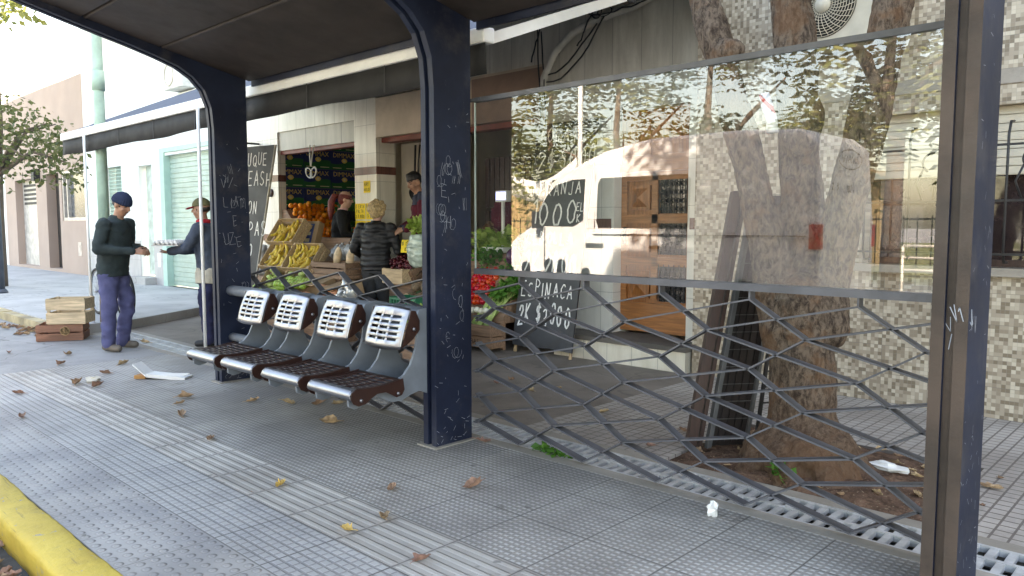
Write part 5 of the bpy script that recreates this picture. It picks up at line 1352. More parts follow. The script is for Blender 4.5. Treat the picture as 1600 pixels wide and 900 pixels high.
for (x,y,z,lab,rt) in ((-8.55,5.35,.62,'cardboard box standing open on the lowest platform',.2),(-8.0,5.4,.6,'second cardboard box on the lowest platform beside the first',-.1)):
    mb = MB(); L,W,H = .42,.3,.3
    mb.box((-L/2,-W/2,-.1),(L/2,W/2,.06)); mb.cbox((0,-W/2-.05,.08),(L,.1,.006),0,MX.Rotation(.0,4,'X'))
    o = mb.build('cardboard_box', M_card); place(o, (x,y,z), (rad(14),0,rt)); tag(o, lab, 'box')
s0_ = fruit('wrapped_tray', MB().ball((0,0,0), .11, (1,.75,.4), 14, 9, 0, None, .3), mat('peach_wrapped_food', (.7,.32,.18), .25, var=.5, scale=18, spec=.7), 'wrapped tray of peach coloured food on the lowest platform', 'tray', 'wrapped trays on the lowest platform')
copies(s0_, [(-8.42,5.1,.5),(-8.15,5.12,.48),(-8.2,5.28,.6),(-7.85,5.2,.55)], [(.5,.2,.3),(.5,-.1,1),(.4,.2,2),(.6,0,.4)])
b1 = fruit('silver_bag', bagmb(.11,(.8,.6,1.2),rr), mat('silver_film', (.62,.63,.62), .2, .5, .3, 10), 'silver plastic bag of greens leaning by the blond woman', 'bag', 'silver bags by the blond woman')
copies(b1, [(-7.78,5.22,.5),(-7.7,5.3,.55),(-7.66,5.1,.45),(-7.86,5.35,.6)], [(.3,.2,.3),(.2,-.3,1),(.1,.2,2),(.3,0,.4)])
# zucchini, corn and yellow squashes low behind the far seats
mb = MB(); mb.box((-9.75,4.75,0),(-8.35,5.15,.34)); tag(mb.build('low_bench', M_wd2), 'low wooden bench of courgettes behind the farthest seats', 'bench')
zq = MB(); zq.tube([(-.12,0,0),(-.1,0,0),(0,0,.008),(.09,0,0),(.12,0,.004)], [.012,.026,.03,.026,.01], 10)
copies(fruit('courgette', zq, M_lime, 'light green courgette in the heap on the low bench', 'courgette', 'courgettes on the low bench'), [(-8.95+rng.uniform(-.35,.4), 4.95+rng.uniform(-.14,.14), .39+.2*rng.random()) for _ in range(34)], [(0,rng.uniform(-.4,.4),rng.uniform(-.7,.7)) for _ in range(34)])
copies(fruit('green_apple', MB().ball((0,0,0), .042, (1,1,.9)), M_lime, 'small green apple in the row behind the courgettes', 'apple', 'green apples behind the courgettes'), [(-9.1+.07*(i%10)+rng.uniform(-.02,.02), 5.1+.07*(i//10), .62+.03*(i//10)) for i in range(30)])
sq = fruit('yellow_squash', MB().ball((0,0,0), .085, (1.35,1,.85), 16, 10, 0, None, .1), M_yelq, 'x', 'squash', 'yellow squashes by the courgettes')
copies(sq, [(-9.12,4.83,.50),(-8.93,4.8,.48)], [(0,.3,.2),(0,-.2,.6)])
for o, s_ in zip([q for q in COL.objects if q.name.startswith('yellow_squash')], ('bright yellow squash beside the courgettes, farther from the posts','bright yellow squash beside the courgettes, under the farther one')): o['label'] = s_
# right group: cherries, pineapples, green crate
mb = MB(); mb.box((-7.95,5.95,0),(-6.6,6.5,.66)); mb.box((-7.02,5.5,0),(-6.5,5.94,.40)); mb.box((-7.2,5.7,0),(-7.02,5.94,.40)); tag(mb.build('produce_counter', M_wd2), 'stepped wooden counter of cherries and pineapples beside the middle shelter post', 'counter')
ch0 = fruit('cherry', MB().ball((0,0,0), .021, (1,1,.95), 9, 7), M_cher, 'dark cherry in the crate before the shopkeeper', 'cherry', 'cherries before the shopkeeper')
crate_of('wooden crate heaped with dark cherries in front of the shopkeeper', (-7.62,6.12,.76), (rad(28),0,rad(6)), .58, .4, .17, [M_wd2,M_wd2], None, ch0, True, 120, (.13,.22), (.42,.4))
crate('wooden_box', 'plain wooden box supporting the cherry crate', (-7.56,5.93,.661), (0,0,0), .4, .26, .19, [M_wd,M_wd], 1)
crate('wooden_crate', 'small upright crate with orange packets right of the blond woman', (-6.93,5.52,.401), (rad(35),0,rad(-30)), .26, .26, .15, [M_wd,M_wd], 2)
def pineapple():
    mb = MB(); mb.ball((0,0,0), .075, (1,1,1.35), 14, 12)
    for q in range(22):
        a = q*2.4; L = .09+.06*((q*7)%5)/5; sp = .25+.5*(q/22)
        d = V((math.cos(a)*sp, math.sin(a)*sp, 1)).normalized(); s = d.cross(V((0,0,1))).normalized()*.012
        p = V((0,0,.095)); mb.add([p-s, p+s, p+d*L], [(0,1,2)], 1)
    return mb
pi0 = pineapple().build('pineapple', [M_pine, M_dkg], fix=False); tag(pi0, 'ripe brown pineapple lying on the stepped counter above the green crate', 'pineapple', 'pineapples above the green crate')
copies(pi0, [(-7.08+.15*i, 5.7+.02*(i%2), .52) for i in range(4)]+[(-7.12+.16*i, 5.86, .66) for i in range(4)]+[(-7.05+.15*i, 6.0, .80) for i in range(3)], [(rad(-62),rng.uniform(-.2,.2),rng.uniform(-.3,.3)) for _ in range(11)])
mb = MB()
L,W,H = .42,.3,.2
for sx in (-1,1): mb.cbox((sx*L/2,0,H/2),(.012,W,H))
for sy in (-1,1):
    for z in (.012,.075,H-.02): mb.cbox((0,sy*W/2,z),(L,.012,.022))
    for q in range(9): mb.cbox((-L/2+L*(q+.5)/9,sy*W/2,H/2),(.012,.010,H-.02))
mb.cbox((0,0,.006),(L-.014,W-.014,.01)); mb.cbox((0,-W/2-.008,.11),(.08,.006,.07),1)
o = mb.build('plastic_crate', [M_green_pl, M_white]); place(o, (-6.58,5.33,.402), (0,0,rad(3))); tag(o, 'green plastic crate with a small white label under the pineapples', 'crate')
mb = MB(); mb.box((-6.8,5.14,0),(-6.3,5.49,.40)); tag(mb.build('crate_stand', M_wd2), 'wooden stand under the green plastic crate', 'stand')
leafbunch('lettuce', 'bright pale lettuce low beside the middle shelter post', 'lettuce', (-6.2,5.12,.42), .14, 120, .11, M_lgy, rr)
mb = MB(); mb.box((-6.29,4.95,0),(-6.05,5.3,.31)); tag(mb.build('small_stand', M_wd2), 'small wooden stand under the pale lettuce', 'stand')
# cabbage in a bag held by the shopkeeper
leafbunch('cabbage', 'light green cabbage held above its plastic bag by the shopkeeper', 'cabbage', (-7.38,6.1,1.36), .12, 140, .12, M_lgy, rr)
mb = MB(); mb.rings([((-7.36,6.05,1.26),.1,.09),((-7.35,6.04,1.16),.16,.12),((-7.34,6.04,1.02),.17,.13),((-7.36,6.04,.9),.12,.09),((-7.37,6.04,.86),.03,.03)], 18)
m = remesh(mb, .014, 2, fold(.02,9)); o = m.build('plastic_bag', mat('pale_green_translucent_bag', (.42,.5,.43), .2, var=.3, scale=8, spec=.7)); tag(o, 'pale green plastic bag hanging from the shopkeeper, under the cabbage', 'bag')
# yellow price card on a stick among the cherries and yellow price sheets on the pillar
def card(name, label, loc, rot, w, h, lines, seed, group=None):
    mb = MB(); mb.cbox((0,0,0),(w,.002,h),0); 
    for i, l in enumerate(lines):
        hh = h/(len(lines)+.6)*.72; ww = sum(hh*.78*(.55 if c_ in 'I1 ' else 1) for c_ in l)
        s = min(1, w*.86/max(ww,.001)); hh *= s; ww *= s
        chalk(mb, l, (-ww/2,-.0012,h/2-(i+1)*h/(len(lines)+.35)), (1,0,0), (0,0,1), (0,-1,0), hh, hh*.14, 1, .03, .78, seed+i, .001)
    o = mb.build(name, [M_ptag, mat('black_marker', (.03,.02,.02), .7)]); place(o, loc, rot); return tag(o, label, 'sign', group)
card('price_card', 'yellow price card on the cherry crate by the blond woman', (-7.5,6.0,1.12), (rad(-10),0,rad(12)), .2, .16, ['$ 1500','KG'], 3)
mb = MB(); mb.cbox((0,0,0),(.006,.004,.2)); o = None
k = 0; PN = ['top','middle','bottom']
for r_ in range(3):
    for c_ in range(2):
        card('price_sheet', 'yellow price sheet taped on the pillar, %s row, %s one' % (PN[r_], ('left','right')[c_]), (-9.32+.27*c_, YF-.006, 1.58-.25*r_), (0,0,rng.uniform(-.02,.02)), .25, .23, [['OFERTA','PALTA','2 X 1000'],['BANANA','KG','$ 1500'],['LIMON','2 KG','$ 1000'],['PERA','KG','$ 1200'],['NARANJA','3 KG','$ 2000'],['CHOCLO','3 X','$ 1000']][k], 20+k, 'yellow sheets on the middle pillar'); k += 1
card('price_sheet', 'single small yellow notice above the other sheets on the pillar', (-9.15, YF-.006, 1.93), (0,0,0), .16, .17, ['HAY','HIELO'], 50)
# right stand behind the glass: lettuce, parsley, tomatoes, celery
mb = MB(); mb.prism([(6.02,.30),(6.5,.30),(6.5,1.05),(6.42,1.05),(6.02,.36)], lambda a,b,d: (d,a,b), -6.75, -5.86)
for x in (-6.7,-5.9): 
    for y in (6.05,6.45): mb.box((x-.02,y-.02,0),(x+.02,y+.02,.3))
tag(mb.build('sloping_stand', M_wd2), 'sloping wooden stand of tomatoes and celery left of the big price board', 'stand')
c = crate('wooden_crate', 'slatted wooden crate with stencilled writing at the foot of the tomato stand', (-6.25,5.9,.04), (0,0,0), .84, .22, .26, [M_wd2,M_wd2], 2, gap=.012)
tx = text_mb('VERDURAS', .075).xf(MX.Translation((0.05,-.1125,.068))); e = tx.build('stencil', mat('dark_stencil', (.06,.035,.025), .8), None); e.parent = c
mb = MB(); mb.tube([(-5.84,5.95,0),(-5.84,5.95,.3)], .012, 6)
tm0 = fruit('tomato', MB().ball((0,0,0), .04, (1,1,.84), 14, 9), M_tom, 'red tomato in the pile beside the celery', 'tomato', 'tomatoes beside the celery')
tl = []
for i in range(9):
    for j in range(6): tl.append((-6.58+.072*j+rng.uniform(-.012,.012), 6.06+.034*i, .5+.042*i+rng.uniform(0,.03)))
copies(tm0, tl)
ce = MB()
for q in range(7):
    a = rng.uniform(-.3,.3); ce.tube([(rng.uniform(-.03,.03),0,-.18),(rng.uniform(-.035,.035),.01,0),(a*.2,.03,.2)], [.013,.012,.006], 6, 0)
leafy(ce, (0,.04,.25), .1, 50, .09, rr, mi=1)
ce0 = ce.build('celery', [M_pale, M_lg], fix=False); tag(ce0, 'pale celery bundle leaning between the tomatoes and the big price board', 'celery', 'celery bundles by the price board')
copies(ce0, [(-6.16,5.98,.42),(-6.07,5.96,.40),(-5.98,5.98,.42),(-6.1,6.06,.5),(-5.93,6.05,.5),(-6.02,6.1,.56)], [(rad(-18),rad(28+rng.uniform(-8,8)),rng.uniform(-.2,.2)) for _ in range(6)])
copies(fruit('white_onion', MB().ball((0,0,0), .036), M_onion, 'small white bulb at the front of the tomato pile', 'onion', 'white bulbs below the tomatoes'), [(-6.3+.07*i, 5.97, .42+.01*(i%2)) for i in range(5)])
leafbunch('parsley', 'bright green parsley heap above the tomatoes', 'parsley', (-6.45,6.42,.98), .24, 330, .075, M_lg, rr, (1.0,.6,.55))
leafbunch('parsley', 'second green parsley heap against the price board', 'parsley', (-6.02,6.35,.84), .17, 200, .08, M_lg, rr, (1,.6,.9))
tag(fruit('aubergine', MB().ball((0,0,0), .085, (1,1,1.25), 14, 10), M_purp, 'dark purple aubergine at the top corner of the tomato stand', 'aubergine', None), 'dark purple aubergine at the top corner of the tomato stand', 'aubergine').location = (-5.98,6.3,1.02)
mb = MB(); mb.box((-7.2,6.55,.12),(-5.85,7.0,1.06)); tag(mb.build('display_counter', M_wdark), 'dark counter carrying lettuces and the scale inside the right bay', 'counter')
for i, (x, z) in enumerate(((-6.78,1.18),(-6.52,1.17),(-6.28,1.18))): leafbunch('lettuce', ('pale lettuce head on the dark counter nearest the middle post','pale lettuce head in the middle of the dark counter','pale lettuce head on the dark counter beside the scale')[i], 'lettuce', (x,6.62,z), .15, 130, .13, M_lgy, rr, (1,.8,.9))
crate('fruit_crate', 'wooden crate of dark fruit tilted on the dark counter', (-6.75,6.85,1.2), (rad(35),0,0), .5, .36, .16, [M_wd2,M_wd2], 2)
leafbunch('green_bunch', 'dark green bunch with red radishes beside the scale', 'greens', (-6.1,6.75,1.22), .2, 160, .11, M_lgd, rr)
sc_ = thing('weighing_scale', 'white weighing scale with a small lit blue display on a post in the right bay', 'scale', (-6.42,6.5,1.06))
mb = MB(); mb.box((-6.6,6.42,1.06),(-6.26,6.7,1.12)); mb.tube([(-6.43,6.6,1.1),(-6.43,6.6,1.68)], .022, 10); mb.build('scale_body', M_white, sc_)
mb = MB(); mb.box((-6.52,6.56,1.66),(-6.34,6.64,1.79)); mb.build('display_head', M_white, sc_)
mb = MB(); mb.box((-6.505,6.556,1.685),(-6.355,6.5595,1.77)); mb.build('display', mat_emit('blue_display', (.25,.35,1.), 1.2), sc_)
o = remesh(MB().ball((-6.75,6.95,1.5), .2, (1,.7,1.1)), .02, 3, fold(.02,8)).build('cloth_bundle', M_maroon); tag(o, 'maroon cloth bundle beside the lit scale in the right bay', 'cloth')
# slatted wooden crates stacked on end deep in the right bay
for i, z in enumerate((.9,1.62)):
    mb = MB()
    for q in range(9): mb.box((-7.65+q*.095,7.5,z),(-7.65+q*.095+.08,7.52,z+.68))
    for zz in (.05,.6): mb.box((-7.68,7.521,z+zz),(-6.8,7.55,z+zz+.05))
    o = mb.build('slatted_crate', M_wdark); tag(o, ('lower','upper')[i]+' dark slatted crate stacked on end inside the right bay', 'crate')
mb = MB(); mb.box((-7.75,7.45,.12),(-6.7,7.6,.9)); tag(mb.build('crate_plinth', M_wdark), 'dark plinth under the stacked slatted crates', 'plinth')

# ------------------------------------------------------------------ chalkboards
cb = thing('chalkboard', 'tall black price board with white hand lettering leaning by the wooden door', 'chalkboard', (-5.35,6.05,0))
B0 = V((-5.35,6.06,.08)); UZ = V((0,.42,2.42)).normalized(); NB = V((0,-UZ.z,UZ.y)); UX = V((1,0,0))
mb = MB(); w_, h_ = .84, 2.45
def BP(a, b, d=0): return B0+UX*a+UZ*b+NB*d
mb.prism([(-w_/2,0),(-.2,-.012),(.1,.006),(w_/2,-.01),(w_/2,h_),(-w_/2,h_)], lambda a,b,d: BP(a,b,d), -.02, 0, 0)
for s, b, h, lw in (('TOMATE',2.24,.15,.016),('2',1.93,.24,.018),('$ 5000',1.95,.2,.016),('NARANJA',1.66,.13,.012),('1000',1.32,.25,.02),('CEBOLLA',1.12,.12,.012),('2K 2000',.80,.23,.02),('ESPINACA',.55,.15,.014),('2K $3000',.24,.22,.018)):
    ww = sum(h*.78*(.55 if c_ in 'I1 ' else 1) for c_ in s); adv = .78*min(1, .74/ww) if len(s) > 1 else .78
    x0 = -w_/2+.05 if len(s) != 4 else -.34
    if s == '$ 5000': x0 = -.2; adv = .60
    h2 = h
    chalk(mb, s, BP(x0,b), UX*min(1,adv/.78*1.02), UZ, NB, h2, lw, 1, .085, .78, len(s)*3+int(b*10))
chalk(mb, 'EL', BP(.27,1.47), UX, UZ, NB, .08, .01, 1, .04, .7, 5); chalk(mb, 'K', BP(.29,1.35), UX, UZ, NB, .08, .01, 1, .04, .7, 6); chalk(mb, 'KG', BP(-.2,2.0), UX, UZ, NB, .07, .009, 1, .04, .7, 7)
mb.build('board', [M_board, M_chalk], cb)
mb = MB()
for a in (-.39,.39): mb.bar(BP(a,-.1,-.03), BP(a,2.3,-.03), .03, .02, NB)
mb.build('leg', M_wdz, cb)
cb2 = thing('chalkboard', 'tall narrow black board with white lettering leaning beside the left shelter post', 'chalkboard', (-10.7,5.5,0))
b0 = V((-10.78,5.55,.35)); ux = V((.93,.18,0)).normalized(); uz = V((.26,.10,2.1)).normalized(); nb = ux.cross(uz).normalized()
mb = MB(); mb.prism([(-.32,-.3),(.12,-.3),(.36,2.2),(-.34,2.2)], lambda a,b,d: b0+ux*a+uz*b+nb*d, -.02, 0, 0)
for s, b, h, a in (('DUQUE',1.92,.17,-.3),('EEASH',1.62,.2,-.28),('ON',1.22,.17,-.1),('EEPAS',.88,.2,-.3),('O',.58,.16,-.02),('J',.2,.2,-.05)):
    chalk(mb, s, b0+ux*a+uz*b, ux*.85, uz, nb, h, .016, 1, .05, .78, int(b*10))
mb.build('board', [M_board, M_chalk], cb2)
mb = MB(); mb.bar(b0+ux*.13+uz*-.3-nb*.012, b0+ux*.375+uz*2.2-nb*.012, .02, .03, nb); mb.build('board_edge', mat('pale_board_edge', (.4,.38,.33), .7), cb2)
# wall bracket, hanging bag and tin beside that pillar
o = MB(); o.bar((-12.2,6.59,2.75),(-12.2,6.3,2.75),.03,.03); o.tube([(-12.2,6.35,2.74),(-12.18,6.36,2.6),(-12.22,6.36,2.45)], .008, 5); tag(o.build('wall_bracket', M_iron), 'dark iron bracket with a loose cord on the white pillar above the narrow board', 'bracket')
o = MB(); o.lathe([(.001,0),(.07,0),(.07,.02),(.001,.02)], (-11.85,6.6,1.92), 18, 0, MX.Rotation(PI/2,4,'X')); tag(o.build('round_plate', M_brown), 'small round brown plate on the left white pillar', 'plate')
o = MB(); o.rings([((-11.95,6.45,.55),.16,.1),((-11.95,6.45,.9),.15,.1),((-11.95,6.47,1.05),.12,.06)], 14); tag(remesh(o,.02,2,fold(.02,8)).build('grey_sack', mat('grey_plastic_sack', (.2,.19,.17), .4, var=.3, scale=5)), 'grey plastic sack at the foot of the left pillar', 'sack')
o = MB(); o.box((-12.2,6.3,.0),(-11.65,6.58,.55)); tag(o.build('sack_box', M_wd2), 'wooden box under the grey sack by the left pillar', 'box')

# ------------------------------------------------------------------ eggs
TR = V((-8.78,3.63,1.155)); ta = rad(43.6)
M_pulp = mat('grey_egg_pulp', (.55,.53,.5), .9, bump=.3)
et = MB(); et.cbox((0,0,0),(.30,.30,.012))
for i in range(6):
    for j in range(6): et.lathe([(.012,.0),(.02,.02),(.008,.034)], (-.125+.05*i+.0,-.125+.05*j,.004), 6)
o = et.build('egg_tray', M_pulp); place(o, TR, (0,0,ta)); tag(o, 'grey pulp tray of white eggs held out by the man in the cap', 'egg tray')
eg = MB(); eg.lathe([(.002,-.028),(.014,-.024),(.021,-.006),(.019,.01),(.011,.024),(.002,.029)], (0,0,0), 12)
copies(fruit('egg', eg, M_egg, 'white egg standing in the grey pulp tray', 'egg', 'eggs in the tray'), [TR+rz(ta)@V((-.1+.05*i,-.1+.05*j,.036)) for i in range(5) for j in range(5)], [(rng.uniform(-.1,.1),rng.uniform(-.1,.1),0) for _ in range(25)])

# ------------------------------------------------------------------ bicycle leaning by the pole
bk = thing('bicycle', 'dark bicycle leaning by the green pole, half hidden behind the man in the beanie', 'bicycle', (-11.2,3.8,.12), rad(-1))
M_rub = mat('tyre_rubber', (.02,.02,.02), .8); M_frame = mat('black_bike_frame', (.03,.03,.035), .35)
for x in (-.54,.54):
    w = MB(); w.torus((x,0,.33), .31, .022, MX.Rotation(PI/2,4,'X'), 40, 8); wh = w.build('wheel', M_rub, bk, world=False)
    s = MB(); s.torus((x,0,.33), .285, .01, MX.Rotation(PI/2,4,'X'), 40, 6); s.build('rim', M_ss, wh, world=False)
    s = MB(); s.tube([(x,-.04,.33),(x,.04,.33)], .02, 8)
    for q in range(18):
        a = 2*PI*q/18; s.tube([(x,.02*(-1)**q,.33),(x+.28*math.cos(a),0,.33+.28*math.sin(a))], .0018, 4)
    s.build('spokes', M_ss, wh, world=False)
f = MB()
for a, b in (((-.1,0,.3),(-.25,0,.85)),((-.22,0,.78),(.36,0,.8)),((-.1,0,.3),(.38,0,.72)),((-.1,0,.3),(-.54,.05,.33)),((-.22,0,.78),(-.54,.05,.33)),((.36,0,.9),(.54,0,.33))): f.tube([a,b], .018, 8)
f.build('frame', M_frame, bk, world=False)
f = MB(); f.tube([(.36,-.28,1.0),(.38,-.1,1.02),(.36,0,.98),(.38,.1,1.02),(.36,.28,1.0)], .013, 8); f.build('handlebar', M_ss, bk, world=False)
f = MB(); f.ball((-.26,0,.9), .13, (1,.55,.3)); f.build('saddle', M_black, bk, world=False)
f = MB(); f.lathe([(.08,-.006),(.09,0),(.08,.006)], (-.1,-.06,.3), 18, 0, MX.Rotation(PI/2,4,'X')); f.bar((-.1,-.08,.3),(-.02,-.08,.16),.02,.012); f.bar((-.1,.06,.3),(-.18,.06,.44),.02,.012); f.build('crank', M_ss, bk, world=False)

# ------------------------------------------------------------------ dark panels leaning on the tree
pn = thing('leaning_shutter', 'old dark wooden shutter with a grey metal stile leaning against the tree trunk', 'shutter', (-2.25,4.05,0))
P0 = V((-2.42,4.13,.01)); ux = V((.62,.78,0)).normalized(); uz = V((.09,.37,1.64)).normalized(); nb = ux.cross(uz).normalized()
def PP(a, b, d): return P0+ux*a+uz*b+nb*d
def plank(mb, a0, a1, b0, b1, d0, d1, mi=0): mb.prism([(a0,b0),(a1,b0),(a1,b1),(a0,b1)], PP, d0, d1, mi)
mb = MB(); plank(mb, -.035,.025,0,1.62,0,.05); plank(mb,.045,.07,0,1.66,-.01,.03); mb.build('side_board', M_wdark, pn)
mb = MB(); plank(mb,.09,.125,0,1.6,.02,.05); plank(mb,.09,.095,0,1.6,.05,.07); mb.build('stile', mat('grey_metal_stile', (.13,.13,.13), .5, .3, dirt=.4), pn)
mb = MB(); plank(mb,.128,.37,0,1.60,-.03,-.015)
for q in range(5): plank(mb,.132+.048*q,.170+.048*q,.02,1.58,-.014,-.004)
mb.build('back_board', mat('blackened_wood', (.022,.014,.012), .6), pn)
mb = MB()
for q in range(15): plank(mb,.128,.36,.06+.11*q,.064+.11*q,.004,.012)
plank(mb,.352,.37,0,1.60,.0,.03); mb.build('cross_bar', mat('grey_metal_stile', (1,1,1)), pn)
pm = thing('metal_grille', 'second dark metal grille leaning behind the wooden shutter, against the trunk', 'grille', (-2.1,4.3,0))
P0 = V((-2.16,4.46,.01)); uz = V((.06,.2,1.3)).normalized()
mb = MB()
for a in (0,.13,.26): plank(mb,a,a+.02,0,1.25,0,.02)
for q in range(12): plank(mb,0,.28,.06+.1*q,.07+.1*q,.005,.015)
mb.build('bars', M_iron, pm)
mb = MB(); mb.bar((-1.75,4.62,.02),(-1.80,4.60,1.05),.03,.05); tag(mb.build('leaning_plank', M_wdark), 'thin dark plank leaning on the right side of the tree trunk', 'plank')

# ------------------------------------------------------------------ litter and fallen leaves
M_dry = mat('dry_plane_leaf', (.34,.21,.13), .8, var=.35, scale=18, rnd=.5); M_dryy = mat('yellow_dry_leaf', (.55,.36,.1), .8, var=.3, scale=18)
def dryleaf(seed, L=.13):
    r = random.Random(seed); mb = MB(); out = []; n = 20
    for i in range(n):
        a = 2*PI*i/n; k = .78+.2*abs(math.cos(a*2.5+seed))*r.uniform(.6,1.1); out.append((L*.5*k*math.cos(a)*r.uniform(.8,1.15), L*.30*k*math.sin(a)*r.uniform(.75,1.15)))
    cu = r.uniform(6,16); f = lambda a, b: (a, b*.85, .004+cu*(b*b)*1.6+r.uniform(0,.014)+.5*abs(a)*r.random()*.4)
    vs = [(0,0,.004)]+[f(a,b) for a, b in out]; vs2 = [(a*.5,b*.5,.004+(cu*b*b*.4)+r.uniform(0,.004)) for a, b in out]
    k = len(out); mb.add(vs+vs2, [(0,1+k+i,1+k+(i+1)%k) for i in range(k)]+[(1+k+i,1+i,1+(i+1)%k,1+k+(i+1)%k) for i in range(k)], 0, False)
    mb.tube([(L*.2,0,.006),(L*.5,.01,.014),(L*.66,.02,.01)], .002, 4); return mb
pro = [dryleaf(s).mesh('dry_leaf', [M_dry]) for s in range(5)]; proy = dryleaf(9).mesh('dry_leaf', [M_dryy])
def leaf(x, y, z, s=1., me=None, label='curled brown dry leaf lying on the pavement tiles', group='fallen leaves on the pavement'):
    o = bpy.data.objects.new('dry_leaf', me or rng.choice(pro)); COL.objects.link(o); o.location = (x,y,z); o.rotation_euler = (rng.uniform(-.2,.2),rng.uniform(-.2,.2),rng.uniform(0,6.28)); o.scale = (s*.8,)*3
    return tag(o, label, 'leaf', group)
leaf(-4.55,2.93,.004,1.5,None,'large pale brown leaf on the tiles in front of the bus seats',None)
leaf(-2.87,2.72,.004,1.3,None,'brown leaf on the studded tiles in front of the middle post',None)
leaf(-2.87,1.93,.004,.9,proy,'small yellow leaf on the ribbed guide strip',None)
leaf(-2.86,2.13,.004,1.1,None,'crumpled pale brown leaf at the edge of the ribbed guide strip',None)
leaf(-3.64,2.04,.003,.9,proy,'flat yellow leaf on the ribbed guide strip farther from the camera',None)
for x, y, s in ((-5.89,2.46,1.),(-3.16,2.41,1.),(-5.52,2.31,1.2),(-6.07,2.59,1.4),(-2.38,1.96,.9),(-8.44,2.37,1.3),(-4.76,2.18,1.),(-5.56,2.89,1.2),(-7.3,2.17,1.5),(-7.05,2.25,1.3),(-7.6,2.5,1.1),(-5.1,3.2,1.2),(-5.3,3.05,1.3),(-5.0,3.3,1.),(-8.0,2.8,1.2),(-7.2,1.7,1.),(-6.3,1.5,1.1),(-9.0,2.6,1.2),(-3.45,3.35,1.1),(-9.3,3.5,1.4),(-9.6,2.2,1.)): leaf(x,y,.004,s)
for _ in range(40): leaf(rng.uniform(-12.5,-10.7), 2.93-abs(rng.gauss(0,.14)), .004, rng.uniform(.8,1.4), None, 'dry leaf among those drifted along the old kerb at the left', 'leaves along the old kerb')
for _ in range(42): leaf(rng.uniform(-5.3,-3.3), .86-abs(rng.gauss(0,.12)), -.146+.02*rng.random(), rng.uniform(.7,1.2), None, 'dry leaf gathered in the gutter under the yellow kerb', 'leaves in the gutter')
for _ in range(60): leaf(rng.uniform(-2.35,-.85), rng.uniform(3.88,4.9), .0+.02*rng.random(), rng.uniform(.4,.8), None, 'small dry leaf on the soil of the tree pit', 'leaves on the soil of the tree pit')
for _ in range(10): leaf(rng.uniform(-5,-2.6), rng.uniform(3.9,5.6), .004, rng.uniform(.6,.9), None, 'dry leaf on the worn concrete in front of the shop', 'leaves on the shop forecourt')
def crumple(name, label, loc, R_, m_, sc=(1,1,.6), seed=1):
    mb = MB(); mb.ball((0,0,0), R_, sc, 9, 7)
    r = random.Random(seed); mb.v = [v*(r.uniform(.55,1.25)) for v in mb.v]; mb.sm = [False]*len(mb.sm)
    o = mb.build(name, m_); o.location = loc; return tag(o, label, 'litter')
crumple('crumpled_paper', 'crumpled white paper on the tiles near the right shelter post', (-1.76,3.24,.03), .035, M_white, (.8,.9,1.1), 2)
crumple('crumpled_paper', 'flattened white scrap on the soil right of the tree', (-1.37,4.47,.04), .1, M_white, (1.1,.5,.25), 3)
crumple('crumpled_paper', 'crumpled cream scrap on the far tiles left of the seats', (-7.3,2.3,.02), .1, M_cream, (1.2,.6,.3), 4)
crumple('crumpled_paper', 'tiny white scrap on the far left of the pavement', (-9.2,1.85,.015), .04, M_white, (1.2,.7,.3), 5)
mb = MB(); mb.cbox((0,0,.02),(.5,.16,.03),0,MX.Rotation(.06,4,'Y')); mb.cbox((-.1,0,0),(.2,.17,.012),0,MX.Translation((-.245,.0,.03))@MX.Rotation(.55,4,'Y')); mb.cbox((-.33,-.03,.02),(.14,.1,.03),1)
for q in range(3): mb.cbox((.02,-.05+.045*q,.038),(.44,.012,.006),0)
o = mb.build('folded_cardboard', [M_white, mat('brown_card_inside', (.4,.2,.07), .8)]); place(o, (-6.98,2.83,.0), (0,0,rad(40))); o.scale = (.72,.9,1); tag(o, 'folded white cardboard packaging lying on the pavement left of the seats', 'cardboard')
mb = MB(); leafy(mb, (0,0,.04), .06, 40, .05, rr, droop=-.5); o = mb.build('weed', M_lg, fix=False); o.location = (-1.72,3.9,.02); tag(o, 'tiny green weed sprouting at the foot of the tree', 'weed')
mb = MB(); leafy(mb, (0,0,.015), .1, 60, .05, rr, sc=(1.5,.4,.2), droop=0); o = mb.build('weed', M_lg, fix=False); o.location = (-2.98,3.47,.0); tag(o, 'low green weed growing out of the drain grate by the middle post', 'weed')
# ------------------------------------------------------------------ across the street (seen mirrored in the shelter glass)
sheet('far_sidewalk', rect(-120,-13,60,-6.4), -.02, M_walk, .14)
sheet('park_lawn', rect(-120,-60,60,-13), -.01, mat('dry_lawn', (.12,.13,.04), .9, var=.4, scale=2), .1)
vn = thing('delivery_van', 'white high roofed van parked across the lane, mirrored in the shelter glass', 'van', (-6.8,-4.1,-.15))
VX, VY, VZ = -9.65, -4.1, -.15
wid = lambda h: 1.0-.10*max(0,(h-1.25)/1.6)
VF = lambda a, b, d: (VX+a, VY+d*wid(b), VZ+b)
sil = [(0,.35),(-.02,.8),(.06,1.08),(.3,1.32),(.64,1.5),(.92,1.98),(1.25,2.28),(1.7,2.54),(2.2,2.71),(3.0,2.84),(4.4,2.85),(5.4,2.79),(5.62,2.6),(5.69,1.5),(5.69,.42),(5.0,.36),(4.9,.62),(4.62,.76),(4.34,.62),(4.24,.36),(1.42,.36),(1.32,.62),(1.04,.76),(.76,.62),(.66,.36)]
mb = MB(); mb.prism(sil, VF, -1, 1); o = mb.build('body', mat('white_van_paint', (.8,.8,.8), .3, var=.03, scale=2, spec=.6), vn)
b = o.modifiers.new('b','BEVEL'); b.width = .05; b.segments = 3; b.limit_method = 'ANGLE'
M_vg = mat('tinted_van_glass', (.015,.02,.02), .08, spec=.8)
